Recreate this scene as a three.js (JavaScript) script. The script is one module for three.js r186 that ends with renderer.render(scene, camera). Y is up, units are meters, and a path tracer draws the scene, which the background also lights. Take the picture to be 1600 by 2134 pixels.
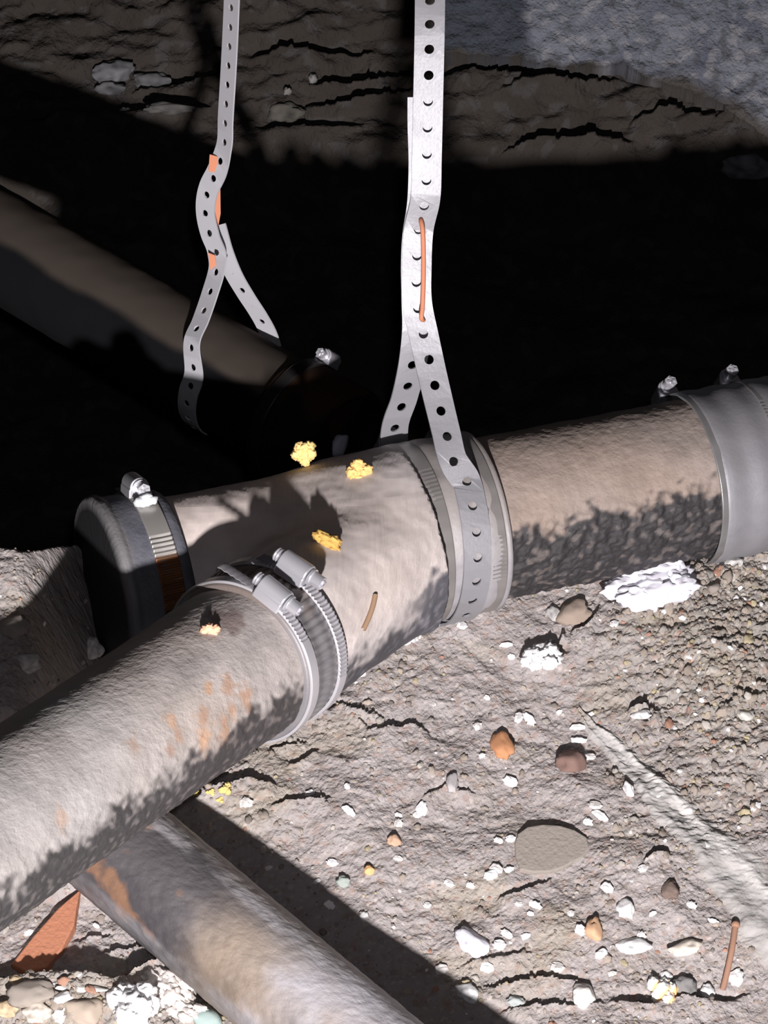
import * as THREE from 'three';
import { mergeGeometries, mergeVertices, toCreasedNormals } from 'three/addons/utils/BufferGeometryUtils.js';
import { ImprovedNoise } from 'three/addons/math/ImprovedNoise.js';
import { MarchingCubes } from 'three/addons/objects/MarchingCubes.js';

// ---------------------------------------------------------------- camera, light, exposure
const scene = new THREE.Scene();
scene.background = new THREE.Color(0x000000);
const FOV = 13, PITCH = THREE.MathUtils.degToRad(-20);
const camera = new THREE.PerspectiveCamera(FOV, 1600 / 2134, 0.05, 20);
camera.position.set(0, 1.25, 0);
camera.rotation.set(PITCH, 0, 0);
camera.updateMatrixWorld(true);
const FPX = 1067 / Math.tan(THREE.MathUtils.degToRad(FOV / 2));

const V3 = (x, y, z) => new THREE.Vector3(x, y, z);
// a point of the place from what the photograph shows: pixel and distance along the view
function at(px, py, d) {
  return V3((px - 800) * d / FPX, -(py - 1067) * d / FPX, -d).applyMatrix4(camera.matrixWorld);
}
// the hand torch: low in front of the camera, so shadows fall upwards
const torch = new THREE.SpotLight(0xfff9fa, 21.5, 0, 0.32, 0.9, 2);
torch.position.copy(V3(0.02, -0.64, -0.5).applyMatrix4(camera.matrixWorld));
torch.target.position.copy(at(830, 1500, 2.25));
torch.castShadow = true; torch.shadow.radius = 1.3; torch.shadow.bias = -0.0005;
torch.shadow.mapSize.set(2048, 2048);
torch.shadow.camera.near = 0.05; torch.shadow.camera.far = 6;
scene.add(torch, torch.target);
// added fill light beside the camera, lifts the shadows a little
const fillLight = new THREE.PointLight(0xf4f2ff, 0.9, 0, 2);
fillLight.position.copy(V3(0.03, 0.06, 0.02).applyMatrix4(camera.matrixWorld)); fillLight.castShadow = true; fillLight.shadow.radius = 1;
scene.add(fillLight);

const renderer = new THREE.WebGLRenderer({ antialias: true });
renderer.toneMapping = THREE.LinearToneMapping;
renderer.toneMappingExposure = 1.0;
renderer.shadowMap.enabled = true;

// ---------------------------------------------------------------- helpers
let seed = 12345;
function rnd() { seed = (seed * 1664525 + 1013904223) >>> 0; return seed / 4294967296; }
const rr = (a, b) => a + (b - a) * rnd();
const im = new ImprovedNoise();
const nz = (x, y, z) => im.noise(x + 31.7, y + 17.3, z + 5.9);
function fbm(x, y, z, o = 4) { let s = 0, a = 0.5; for (let i = 0; i < o; i++) { s += a * nz(x, y, z); x *= 2.03; y *= 2.03; z *= 2.03; a *= 0.5; } return s; }
const clamp = (x, a = 0, b = 1) => Math.min(b, Math.max(a, x));
const sm = (a, b, x) => { const t = clamp((x - a) / (b - a)); return t * t * (3 - 2 * t); };
const mix3 = (a, b, t) => [a[0] + (b[0] - a[0]) * t, a[1] + (b[1] - a[1]) * t, a[2] + (b[2] - a[2]) * t];
const used = {};
function numbered(n) { const k = used[n] = (used[n] ?? -1) + 1; return k ? `${n}_${String(k).padStart(3, '0')}` : n; }
function tag(o, label, category, group) { o.userData.label = label; o.userData.category = category; if (group) o.userData.group = group; return o; }
function shade(m) { m.castShadow = true; m.receiveShadow = true; return m; }
function thing(name, label, category, pos, group) {
  const o = new THREE.Group(); o.name = numbered(name); o.position.copy(pos); scene.add(o); return tag(o, label, category, group);
}
// a mesh whose geometry is given in world coordinates, put under a thing (or the scene) at the thing's own origin
function part(name, geo, mat, parent, label) {
  const m = shade(new THREE.Mesh(geo, mat)); m.name = name;
  if (label) m.userData.label = label;
  const o = V3(0, 0, 0); for (let p = parent; p && p !== scene; p = p.parent) o.add(p.position);
  geo.translate(-o.x, -o.y, -o.z); parent.add(m); return m;
}
function solo(name, geo, mat, label, category, group) {
  geo.computeBoundingBox(); const c = geo.boundingBox.getCenter(V3()); c.y = geo.boundingBox.min.y;
  geo.translate(-c.x, -c.y, -c.z);
  const m = shade(new THREE.Mesh(geo, mat)); m.name = numbered(name); m.position.copy(c); scene.add(m); return tag(m, label, category, group);
}
function struct(name, geo, mat) { const m = shade(new THREE.Mesh(geo, mat)); m.name = name; m.userData.kind = 'structure'; scene.add(m); return m; }

// fine relief, tiled; 1 tile = 0.06 m
function noiseTexture(n, cells, oct, pow = 1) { // tileable lattice noise
  const d = new Uint8Array(n * n * 4), lat = [];
  for (let o = 0; o < oct; o++) { const m = cells << o, a = new Float32Array(m * m); for (let i = 0; i < a.length; i++) a[i] = rnd(); lat.push([m, a]); }
  for (let j = 0; j < n; j++) for (let i = 0; i < n; i++) {
    let v = 0, amp = 0.5;
    for (const [m, a] of lat) {
      const x = i / n * m, y = j / n * m, x0 = Math.floor(x), y0 = Math.floor(y), fx = sm(0, 1, x - x0), fy = sm(0, 1, y - y0), x1 = (x0 + 1) % m, y1 = (y0 + 1) % m;
      v += amp * ((a[y0 * m + x0] * (1 - fx) + a[y0 * m + x1] * fx) * (1 - fy) + (a[y1 * m + x0] * (1 - fx) + a[y1 * m + x1] * fx) * fy); amp *= 0.6;
    }
    v = Math.pow(clamp(v / 1.1), pow); const k = (j * n + i) * 4; d[k] = d[k + 1] = d[k + 2] = v * 255; d[k + 3] = 255;
  }
  const t = new THREE.DataTexture(d, n, n); t.wrapS = t.wrapT = THREE.RepeatWrapping; t.magFilter = THREE.LinearFilter; t.minFilter = THREE.LinearMipmapLinearFilter; t.generateMipmaps = true; t.needsUpdate = true; return t;
}
const grain = noiseTexture(512, 32, 4); grain.repeat.set(16, 16);
const pits = noiseTexture(512, 24, 4, 1.3); pits.repeat.set(16, 16);
const mats = {
  dirt: new THREE.MeshStandardMaterial({ vertexColors: true, roughness: 0.96, bumpMap: grain, bumpScale: 0.0012 }),
  bank: new THREE.MeshPhysicalMaterial({ vertexColors: true, roughness: 1, specularIntensity: 0.25, bumpMap: grain, bumpScale: 0.0014 }),
  dull: new THREE.MeshPhysicalMaterial({ vertexColors: true, roughness: 1, specularIntensity: 0.15 }),
  iron: new THREE.MeshStandardMaterial({ vertexColors: true, roughness: 0.72, bumpMap: pits, bumpScale: 0.0004 }),
  slick: new THREE.MeshStandardMaterial({ vertexColors: true, roughness: 0.5, metalness: 0.15, bumpMap: pits, bumpScale: 0.0003 }),
  shield: new THREE.MeshStandardMaterial({ vertexColors: true, roughness: 0.55, metalness: 0.25, bumpMap: grain, bumpScale: 0.0001 }),
  band: new THREE.MeshStandardMaterial({ vertexColors: true, roughness: 0.36, metalness: 0.5 }),
  steel: new THREE.MeshStandardMaterial({ color: new THREE.Color(0.62, 0.62, 0.66), roughness: 0.3, metalness: 0.6 }),
  strap: new THREE.MeshStandardMaterial({ color: new THREE.Color(0.29, 0.29, 0.31), roughness: 0.5, metalness: 0.35, bumpMap: grain, bumpScale: 0.0001 }),
  zinc: new THREE.MeshStandardMaterial({ color: new THREE.Color(0.5, 0.5, 0.53), roughness: 0.55, metalness: 0.2 }),
  rubber: new THREE.MeshStandardMaterial({ vertexColors: true, roughness: 0.6, bumpMap: grain, bumpScale: 0.0003 }),
  chunk: new THREE.MeshStandardMaterial({ vertexColors: true, roughness: 0.95 }),
  wood: new THREE.MeshStandardMaterial({ color: new THREE.Color(0.1, 0.07, 0.05), roughness: 0.95 }),
  rust: new THREE.MeshStandardMaterial({ color: new THREE.Color(0.36, 0.2, 0.135), roughness: 0.9 }),
  orange: new THREE.MeshStandardMaterial({ color: new THREE.Color(0.52, 0.2, 0.11), roughness: 0.8 }),
  brick: new THREE.MeshStandardMaterial({ vertexColors: true, roughness: 0.95, bumpMap: grain, bumpScale: 0.0005 }),
};
// grid of nu x nv points -> geometry; fn(i, j) returns { p, c, uv }
function gridGeo(nu, nv, fn, closedU = false) {
  const P = new Float32Array(nu * nv * 3), C = new Float32Array(nu * nv * 3), U = new Float32Array(nu * nv * 2), I = [];
  for (let j = 0; j < nv; j++) for (let i = 0; i < nu; i++) {
    const q = fn(i, j), k = j * nu + i;
    P[k * 3] = q.p.x; P[k * 3 + 1] = q.p.y; P[k * 3 + 2] = q.p.z; C.set(q.c || [1, 1, 1], k * 3); U.set(q.uv || [i / nu, j / nv], k * 2);
  }
  for (let j = 0; j < nv - 1; j++) for (let i = 0; i < nu - 1; i++) { const a = j * nu + i, b = a + 1, c = a + nu, d = c + 1; I.push(a, b, d, a, d, c); }
  const g = new THREE.BufferGeometry();
  g.setAttribute('position', new THREE.BufferAttribute(P, 3)); g.setAttribute('color', new THREE.BufferAttribute(C, 3)); g.setAttribute('uv', new THREE.BufferAttribute(U, 2));
  g.setIndex(I); g.computeVertexNormals();
  if (closedU) { const n = g.attributes.normal; for (let j = 0; j < nv; j++) { const a = j * nu, b = a + nu - 1; const v = V3(n.getX(a) + n.getX(b), n.getY(a) + n.getY(b), n.getZ(a) + n.getZ(b)).normalize(); n.setXYZ(a, v.x, v.y, v.z); n.setXYZ(b, v.x, v.y, v.z); } }
  return g;
}
// axes of a pipe: a along it, e1 square to it and towards the camera, e2 square to both and upwards
function frame(A, B) {
  const a = B.clone().sub(A).normalize(), see = camera.position.clone().sub(A).normalize();
  const e1 = see.sub(a.clone().multiplyScalar(see.dot(a))).normalize();
  let e2 = new THREE.Vector3().crossVectors(a, e1).normalize(); if (e2.y < 0) e2.negate();
  return { a, e1, e2 };
}
const around = (C, f, r, th, s = 0) => C.clone().addScaledVector(f.a, s).addScaledVector(f.e1, r * Math.cos(th)).addScaledVector(f.e2, r * Math.sin(th));
// round bar along A..B; prof = list of [s, r] along the axis (ends close with r = 0); rough(p, n) = relief; colour(p, n)
function barGeo(A, B, prof, na, step, rough, colour) {
  const f = frame(A, B), rings = [];
  for (let k = 0; k < prof.length - 1; k++) {
    const [s0, r0] = prof[k], [s1, r1] = prof[k + 1], n = Math.max(1, Math.ceil(Math.hypot(s1 - s0, (r1 - r0) * 0.3) / step));
    for (let q = 0; q < n; q++) rings.push([s0 + (s1 - s0) * q / n, r0 + (r1 - r0) * q / n]);
  }
  rings.push(prof[prof.length - 1]);
  return gridGeo(na + 1, rings.length, (i, j) => {
    const th = i / na * Math.PI * 2, [s, r] = rings[j];
    const n = f.e1.clone().multiplyScalar(Math.cos(th)).addScaledVector(f.e2, Math.sin(th));
    const p0 = A.clone().addScaledVector(f.a, s).addScaledVector(n, r);
    const k = r > 0.001 && rough ? rough(p0, n, s, th) : 0;
    return { p: p0.clone().addScaledVector(n, k), c: colour ? colour(p0, n, s, th) : [1, 1, 1], uv: [th * 0.045, s] };
  }, true);
}
// lump: a pebble or crumb; sizes in metres along three given axes
const ico = (() => { const c = {}; return d => { if (!c[d]) { let g = new THREE.IcosahedronGeometry(1, d); g.deleteAttribute('uv'); g.deleteAttribute('normal'); c[d] = mergeVertices(g, 1e-4); } return c[d].clone(); }; })();
function lumpGeo(c, ax, sizes, k, det, freq, amp, colour, facet = 0) {
  const g = ico(det), P = g.attributes.position, C = new Float32Array(P.count * 3);
  for (let i = 0; i < P.count; i++) {
    const d = V3().fromBufferAttribute(P, i).normalize();
    let r = 1 + amp * fbm(d.x * freq + k * 7.1, d.y * freq + k * 3.3, d.z * freq, 4) * 2;
    if (facet) { for (let q = 0; q < facet; q++) { const h = V3(Math.sin(k * 3 + q * 2.4), Math.cos(k * 5 + q * 1.7), Math.sin(k + q * 4.1)).normalize(); const dd = d.dot(h); if (dd > 0.05) r = Math.min(r, 0.72 / dd); } }
    const p = c.clone(); for (let q = 0; q < 3; q++) p.addScaledVector(ax[q], d.getComponent(q) * r * sizes[q]);
    P.setXYZ(i, p.x, p.y, p.z); C.set(typeof colour === 'function' ? colour(d, p, r) : colour, i * 3);
  }
  g.setAttribute('color', new THREE.BufferAttribute(C, 3)); g.computeVertexNormals(); return g;
}

// ---------------------------------------------------------------- the ground: a bank of dirt rising to the pipes, a hollow behind it
const SL = THREE.MathUtils.degToRad(34.3);
const GO = at(800, 1250, 2.30), GU = V3(1, 0, 0), GV = V3(0, Math.sin(SL), -Math.cos(SL)), GN = V3(0, Math.cos(SL), Math.sin(SL));
function G(px, py) { // photograph -> slope coordinates u (right), v (up the slope)
  const o = camera.position, d = at(px, py, 1).sub(o), t = GO.clone().sub(o).dot(GN) / d.dot(GN), p = d.multiplyScalar(t).add(o).sub(GO); return [p.dot(GU), p.dot(GV)];
}
const PX = 0.000246;  // one pixel of the photograph on the slope, metres
// steps in the dirt: what lies below the line stands proud, so the torch throws a dark line above it
const steps = [
  [[[-60, 2062], [20, 2064], [130, 2062], [240, 2076], [300, 2030], [350, 2000], [385, 1990]], 0.017, 0.05, 0.008],
  [[[745, 1503], [770, 1524], [840, 1518], [860, 1508], [895, 1530]], 0.004, 0.012, 0.004],
  [[[660, 1478], [710, 1470], [760, 1490], [800, 1500]], 0.003, 0.01, 0.002],
  [[[1005, 2062], [1060, 2054], [1130, 2038], [1220, 2052]], 0.004, 0.014, 0.003],
  [[[1040, 2112], [1110, 2098], [1200, 2104], [1260, 2096]], 0.003, 0.014, 0.002],
  [[[1270, 2088], [1340, 2096], [1420, 2072], [1490, 2084], [1560, 2064]], 0.005, 0.02, 0.003],
  [[[1115, 1734], [1160, 1722], [1195, 1730], [1225, 1752]], 0.0032, 0.01, 0.003],
  [[[1090, 1366], [1130, 1352], [1160, 1340], [1178, 1315]], 0.008, 0.02, 0.006],
  [[[1190, 1312], [1220, 1304], [1238, 1285], [1250, 1260]], 0.005, 0.012, 0.004],
  [[[400, 1672], [450, 1646], [520, 1632], [575, 1645]], 0.006, 0.018, 0.005],
  [[[565, 1688], [610, 1678], [690, 1672]], 0.004, 0.014, 0.003],
  [[[600, 1600], [640, 1580], [665, 1560]], 0.003, 0.01, 0.003],
  [[[1035, 1876], [1090, 1862], [1150, 1832]], 0.003, 0.012, 0.003],
  [[[1340, 1800], [1360, 1790], [1395, 1784]], 0.004, 0.01, 0.003],
  [[[960, 2010], [1050, 1996], [1110, 1990]], 0.0025, 0.012, 0.002],
  [[[150, 1960], [200, 1945], [240, 1940]], 0.0022, 0.008, 0.002],
  [[[200, 1990], [250, 1975], [330, 1960]], 0.003, 0.012, 0.002],
  [[[120, 1318], [150, 1305], [190, 1292]], 0.004, 0.012, 0.003],
  [[[0, 1395], [30, 1380], [70, 1372]], 0.006, 0.02, 0.006],
  [[[20, 1300], [60, 1282], [100, 1290]], 0.003, 0.012, 0.003],
  [[[420, 1775], [520, 1765], [600, 1790]], 0.002, 0.012, 0.002],
  [[[880, 1660], [930, 1640], [990, 1650]], 0.0025, 0.01, 0.002],
  [[[560, 1560], [590, 1552], [640, 1545]], 0.0025, 0.01, 0.002],
  [[[1310, 1470], [1345, 1460], [1375, 1475]], 0.006, 0.012, 0.006],
  [[[1500, 1470], [1540, 1455], [1580, 1462]], 0.004, 0.012, 0.004],
].map(([pts, A, L, dip]) => ({ pts: pts.map(([x, y]) => G(x, y)), A, L, dip }));
const hollows = [[1160, 1345, 22, 14, 0.010], [1350, 1478, 16, 12, 0.008], [1060, 1532, 22, 8, 0.005], [1335, 2076, 40, 9, 0.007], [1510, 2070, 30, 9, 0.007], [680, 1470, 24, 10, 0.006], [10, 1400, 60, 22, 0.012], [190, 1320, 20, 14, 0.006], [60, 2050, 70, 10, 0.012], [180, 2054, 80, 10, 0.012]].map(([x, y, a, b, d]) => [...G(x, y), a * PX, b * PX * 1.25, d]);
const vCrest = G(800, 1165)[1], vFoot = G(800, 2190)[1];
const vM0 = G(0, 1890)[1], vM1 = G(0, 1755)[1];
const mound = u => sm(-0.126, -0.18, u + 0.006 * nz(u * 50, 4.1, 2.2));
const pileA = G(180, 2130), rightRough = G(1560, 1330);
function relief(u, v) {
  // roughness: gravelly to the upper right and lower left, smoother clay in the middle
  const gr = clamp(Math.exp(-(((u - rightRough[0]) / 0.055) ** 2 + ((v - rightRough[1]) / 0.075) ** 2)) * 1.25 + 0.85 * Math.exp(-(((u - pileA[0]) / 0.06) ** 2 + ((v - pileA[1]) / 0.022) ** 2)) + 0.2 + 0.25 * nz(u * 24, v * 24, 7.7));
  let h = 0.009 * nz(u * 9, v * 9, 1.2) + 0.0042 * nz(u * 28 + 3, v * 30, 2.2);
  const wu = u + 0.004 * nz(u * 60, v * 60, 9), wv = v + 0.004 * nz(u * 60, v * 60, 19);
  h += 0.0016 * nz(wu * 80, wv * 110, 3.3) + (0.0004 + 0.0024 * gr) * nz(wu * 170, wv * 230, 4.4);
  const cell = nz(wu * 330, wv * 430, 6.1);
  h += (0.0002 + 0.0017 * gr) * (0.5 - Math.abs(cell) * 1.6) + 0.0005 * nz(u * 700, v * 800, 2.9);
  h += 0.008 * Math.exp(-(((u - pileA[0]) / 0.06) ** 2 + ((v - pileA[1]) / 0.018) ** 2));
  return [h, gr];
}
function ground(u, v) {
  let [h, gr] = relief(u, v);
  const wob = 0.0016 * nz(u * 210, v * 30, 12.5) + 0.0008 * nz(u * 500, 1, 2);
  for (const s of steps) {
    const p = s.pts; if (u <= p[0][0] || u >= p[p.length - 1][0]) continue;
    let k = 0; while (u > p[k + 1][0]) k++;
    const t = (u - p[k][0]) / (p[k + 1][0] - p[k][0]), vl = p[k][1] + (p[k + 1][1] - p[k][1]) * t + wob, d = vl - v;
    const e = (u - p[0][0]) / (p[p.length - 1][0] - p[0][0]), tp = Math.pow(Math.max(0, Math.sin(e * Math.PI)), 0.4);
    if (d > 0 && d < s.L) h += s.A * tp * (1 - d / s.L) ** 1.5;
    else if (d <= 0 && d > -s.dip * 2) h -= s.A * 0.5 * tp * (1 + d / (s.dip * 2));
  }
  for (const [a, b, ra, rb, d] of hollows) { const q = ((u - a) / ra) ** 2 + ((v - b) / rb) ** 2; if (q < 4) h -= d * Math.exp(-q * 1.4); }
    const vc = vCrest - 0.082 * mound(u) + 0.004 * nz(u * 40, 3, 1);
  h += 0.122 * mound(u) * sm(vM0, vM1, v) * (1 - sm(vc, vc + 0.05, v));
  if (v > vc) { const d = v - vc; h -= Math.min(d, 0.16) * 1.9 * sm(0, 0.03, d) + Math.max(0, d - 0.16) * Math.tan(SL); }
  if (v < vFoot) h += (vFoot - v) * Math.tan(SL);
  return { h, gr, pitShade: sm(vc + 0.004, vc + 0.03, v) };
}
const onGround = (u, v, up = 0) => GO.clone().addScaledVector(GU, u).addScaledVector(GV, v).addScaledVector(GN, ground(u, v).h + up);
// where the line of sight of a pixel first meets the relief of the ground
function hit(px, py) {
  const o = camera.position, d = at(px, py, 1).sub(o), rel = o.clone().sub(GO); let a = 1.9, b = 2.5; const f = t => { const p = rel.clone().addScaledVector(d, t), u = p.dot(GU), v = p.dot(GV); return [p.dot(GN) - ground(u, v).h, u, v]; };
  let t = a; while (t < b && f(t)[0] > 0) t += 0.004; let lo = t - 0.004, hi = t; for (let i = 0; i < 8; i++) { const m = (lo + hi) / 2; if (f(m)[0] > 0) lo = m; else hi = m; } const q = f(lo); return [q[1], q[2]];
}
const groundPx = (px, py, up = 0) => { const [u, v] = hit(px, py); return onGround(u, v, up); };
function dirtColour(u, v, gr) {
  const a = 0.5 + fbm(u * 40, v * 40, 3.1, 4), b = 0.5 + fbm(u * 130 + 9, v * 160, 8.2, 3), c = nz(u * 420, v * 520, 1.7);
  let col = mix3([0.305, 0.272, 0.26], [0.37, 0.342, 0.335], clamp(a));
  col = mix3(col, [0.265, 0.245, 0.22], clamp(gr * 1.1 - 0.25));
  col = mix3(col, [0.20, 0.155, 0.125], clamp((b - 0.56) * 3.0) * 0.55);
  if (c > 0.34) col = mix3(col, [0.52, 0.46, 0.42], clamp((c - 0.34) * 5) * 0.6);
  const y = nz(u * 30 + 40, v * 38, 6.6); if (y > 0.22) col = mix3(col, [0.33, 0.28, 0.175], clamp((y - 0.22) * 3) * 0.3);
  const w = nz(u * 260 + 11, v * 300, 14.6); if (w < -0.4) col = mix3(col, [0.33, 0.21, 0.165], 0.4);
  return col;
}
{
  const us = [], vs = [];
  for (let u = -1.5; u < -0.3; u += 0.06) us.push(u);
  for (let u = -0.235; u <= 0.2351; u += 0.00078) us.push(u);
  for (let u = 0.3; u <= 1.5; u += 0.06) us.push(u);
  for (let v = vFoot - 3.0; v < vFoot - 0.06; v += 0.06) vs.push(v);
  for (let v = vFoot - 0.03; v < vFoot - 0.002; v += 0.004) vs.push(v);
  for (let v = vFoot; v <= vCrest + 0.02; v += 0.00085) vs.push(v);
  for (let v = vCrest + 0.024; v <= vCrest + 0.5; v += 0.012) vs.push(v);
  const g = gridGeo(us.length, vs.length, (i, j) => { const u = us[i], v = vs[j], q = ground(u, v); return { p: GO.clone().addScaledVector(GU, u).addScaledVector(GV, v).addScaledVector(GN, q.h), c: mix3(dirtColour(u, v, q.gr), [0.03, 0.025, 0.02], q.pitShade), uv: [u, v] }; });  // shade of the pit behind the crest is painted into the vertex colour
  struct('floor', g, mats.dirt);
}

// ---------------------------------------------------------------- the soil bank behind, the concrete footing, and the rest of the crawl space
const BO = at(800, 600, 2.70), BY = at(800, 100, 2.75).sub(BO).normalize(), BN = new THREE.Vector3().crossVectors(GU, BY).normalize();
const BPX = 2.70 / FPX;
const bank = (px, py) => [(px - 800) * BPX, (600 - py) * BPX];
const ledges = [
  [[[920, 118], [1010, 104], [1100, 122], [1180, 140], [1300, 128]], 0.010, 0.02],
  [[[1030, 160], [1090, 142], [1170, 136], [1230, 132]], 0.006, 0.012],
  [[[1320, 225], [1380, 200], [1410, 192], [1450, 208], [1510, 220]], 0.008, 0.018],
  [[[1040, 290], [1110, 262], [1240, 255], [1330, 272]], 0.008, 0.03],
  [[[640, 140], [720, 130], [810, 118], [880, 100]], 0.008, 0.02],
  [[[620, 190], [720, 175], [800, 160], [860, 150]], 0.008, 0.02],
  [[[240, 205], [330, 196], [440, 192]], 0.008, 0.02],
  [[[520, 75], [600, 55], [690, 66], [780, 60]], 0.008, 0.02],
  [[[260, 150], [350, 132], [430, 120], [460, 118]], 0.006, 0.015],
  [[[520, 240], [620, 226], [760, 232]], 0.006, 0.015],
].map(([p, A, L]) => ({ pts: p.map(([x, y]) => bank(x, y)), A, L }));
function bankRelief(u, v) {
  const top = sm(bank(0, 330)[1], bank(0, 200)[1], v);
  let h = 0.016 * nz(u * 9, v * 11, 3) + 0.007 * nz(u * 24, v * 40, 5) + (0.002 + 0.004 * top) * nz(u * 60, v * 110, 6) + (0.0006 + 0.0014 * top) * nz(u * 160, v * 220, 8);
  // undercut: the face falls back below the lit lip
  h -= 0.03 * (1 - sm(bank(0, 420)[1], bank(0, 250)[1], v));
  for (const s of ledges) {
    const p = s.pts; if (u <= p[0][0] || u >= p[p.length - 1][0]) continue;
    let k = 0; while (u > p[k + 1][0]) k++;
    const t = (u - p[k][0]) / (p[k + 1][0] - p[k][0]), d = p[k][1] + (p[k + 1][1] - p[k][1]) * t + 0.002 * nz(u * 150, 1, 4) - v;
    const e = (u - p[0][0]) / (p[p.length - 1][0] - p[0][0]), tp = Math.pow(Math.max(0, Math.sin(e * Math.PI)), 0.5);
    if (d > 0 && d < s.L) h += s.A * tp * (1 - d / s.L) ** 1.4; else if (d <= 0 && d > -0.012) h -= s.A * 0.7 * tp * (1 + d / 0.012);
  }
  return h;
}
const onBank = (px, py, up = 0) => { const [u, v] = bank(px, py); return BO.clone().addScaledVector(GU, u).addScaledVector(BY, v).addScaledVector(BN, bankRelief(u, v) + up); };
{
  const us = [], vs = [];
  for (let u = -1.5; u < -0.32; u += 0.06) us.push(u);
  for (let u = -0.27; u <= 0.2701; u += 0.0016) us.push(u);
  for (let u = 0.32; u <= 1.5; u += 0.06) us.push(u);
  for (let v = -0.5; v < -0.2; v += 0.02) vs.push(v);
  for (let v = -0.2; v <= 0.215; v += 0.0016) vs.push(v);
  for (let v = 0.23; v <= 1.1; v += 0.04) vs.push(v);
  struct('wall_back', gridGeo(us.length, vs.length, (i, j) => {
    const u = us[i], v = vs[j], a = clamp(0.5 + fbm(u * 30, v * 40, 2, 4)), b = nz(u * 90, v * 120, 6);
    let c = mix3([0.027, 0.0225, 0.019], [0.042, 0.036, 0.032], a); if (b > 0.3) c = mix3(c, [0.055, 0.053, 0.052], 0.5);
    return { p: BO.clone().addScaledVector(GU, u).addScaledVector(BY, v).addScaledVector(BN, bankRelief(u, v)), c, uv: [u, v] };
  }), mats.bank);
  // concrete footing: an irregular lower edge over the soil
  const edge = [[920, 92], [1000, 96], [1060, 100], [1110, 112], [1180, 128], [1300, 116], [1345, 150], [1420, 172], [1500, 205], [1600, 285], [1750, 300], [5000, 300]].map(([x, y]) => bank(x, y));
  const edgeAt = u => { let k = 0; while (k < edge.length - 2 && u > edge[k + 1][0]) k++; const t = clamp((u - edge[k][0]) / (edge[k + 1][0] - edge[k][0])); return edge[k][1] + (edge[k + 1][1] - edge[k][1]) * t; };
  const xs = []; for (let u = edge[0][0]; u < 0.27; u += 0.0016) xs.push(u); for (let u = 0.28; u <= 1.5; u += 0.05) xs.push(u);
  const NV = 170;
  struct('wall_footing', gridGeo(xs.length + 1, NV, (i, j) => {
    const side = i === 0, u = side ? xs[0] : xs[i - 1], b = edgeAt(u) + 0.0025 * nz(u * 90, 2, 2) + 0.0012 * nz(u * 300, 2, 2);
    let v, out = 0.016;
    if (j < 3) { v = b + 0.002 * j * 0.4; out = [-0.02, -0.002, 0.009][j]; } else v = b + 0.001 + (0.9 - b) * ((j - 3) / (NV - 4)) ** 2.2;
    if (side) out = -0.03;
    out += 0.0016 * nz(u * 50, v * 50, 4) + 0.0016 * nz(u * 150, v * 150, 1) + (j < 30 ? 0.002 * nz(u * 70, v * 70, 9) : 0);
    const m = clamp(0.5 + 1.1 * fbm(u * 45, v * 45, 11, 4)), k = nz(u * 120, v * 130, 21);
    let c = mix3([0.075, 0.083, 0.108], [0.18, 0.188, 0.215], m); if (k > 0.25) c = mix3(c, [0.25, 0.245, 0.25], 0.5); if (k < -0.36) c = mix3(c, [0.055, 0.058, 0.06], 0.6);
    const leftDark = 1 - sm(bank(1085, 0)[0], bank(1120, 0)[0], u + 0.003 * nz(1, v * 60, 2)); c = mix3(c, [0.036, 0.041, 0.052], leftDark * 0.92);  // concrete is darker at its left end
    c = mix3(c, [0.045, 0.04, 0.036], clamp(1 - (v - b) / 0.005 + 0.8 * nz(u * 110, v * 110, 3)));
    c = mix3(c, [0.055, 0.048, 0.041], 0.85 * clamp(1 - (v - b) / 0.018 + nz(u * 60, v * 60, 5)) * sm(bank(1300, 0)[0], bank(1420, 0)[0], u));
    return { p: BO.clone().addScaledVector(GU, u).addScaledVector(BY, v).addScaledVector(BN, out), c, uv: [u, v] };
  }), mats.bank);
  const box = (n, w, h, d, x, y, z, m) => { const g = new THREE.BoxGeometry(w, h, d); g.translate(x, y, z); struct(n, g, m); };
  const soil = new THREE.MeshStandardMaterial({ color: new THREE.Color(0.045, 0.036, 0.03), roughness: 1 });
  box('ceiling', 3.4, 0.1, 4.4, 0, 1.55, -1.1, mats.wood);
  box('wall_left', 0.1, 1.8, 4.4, -1.5, 0.75, -1.1, soil);
  box('wall_right', 0.1, 1.8, 4.4, 1.5, 0.75, -1.1, soil);
  box('wall_front', 3.1, 1.8, 0.1, 0, 0.75, 0.9, soil);
}

// ---------------------------------------------------------------- pipes: dust lies on the upper side, bare iron below
const blackIron = [0.032, 0.029, 0.032];
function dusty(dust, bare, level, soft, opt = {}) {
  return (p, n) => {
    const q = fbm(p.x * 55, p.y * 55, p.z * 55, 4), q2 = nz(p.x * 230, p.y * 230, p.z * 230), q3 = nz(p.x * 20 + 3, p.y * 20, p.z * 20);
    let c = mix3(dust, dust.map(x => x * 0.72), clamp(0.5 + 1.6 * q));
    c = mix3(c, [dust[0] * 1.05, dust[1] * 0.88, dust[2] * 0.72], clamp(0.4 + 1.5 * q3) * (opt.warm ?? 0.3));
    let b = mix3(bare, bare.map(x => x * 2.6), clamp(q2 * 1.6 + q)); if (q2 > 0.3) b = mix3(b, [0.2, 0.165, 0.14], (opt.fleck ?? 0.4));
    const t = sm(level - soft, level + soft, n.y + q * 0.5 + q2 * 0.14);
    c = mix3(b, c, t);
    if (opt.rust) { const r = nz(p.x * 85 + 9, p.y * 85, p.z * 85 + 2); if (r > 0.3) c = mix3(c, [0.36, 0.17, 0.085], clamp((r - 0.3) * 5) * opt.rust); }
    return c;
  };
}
const Pc = at(915, 1101, 2.275), Pr = at(1535, 980, 2.326);
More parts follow.
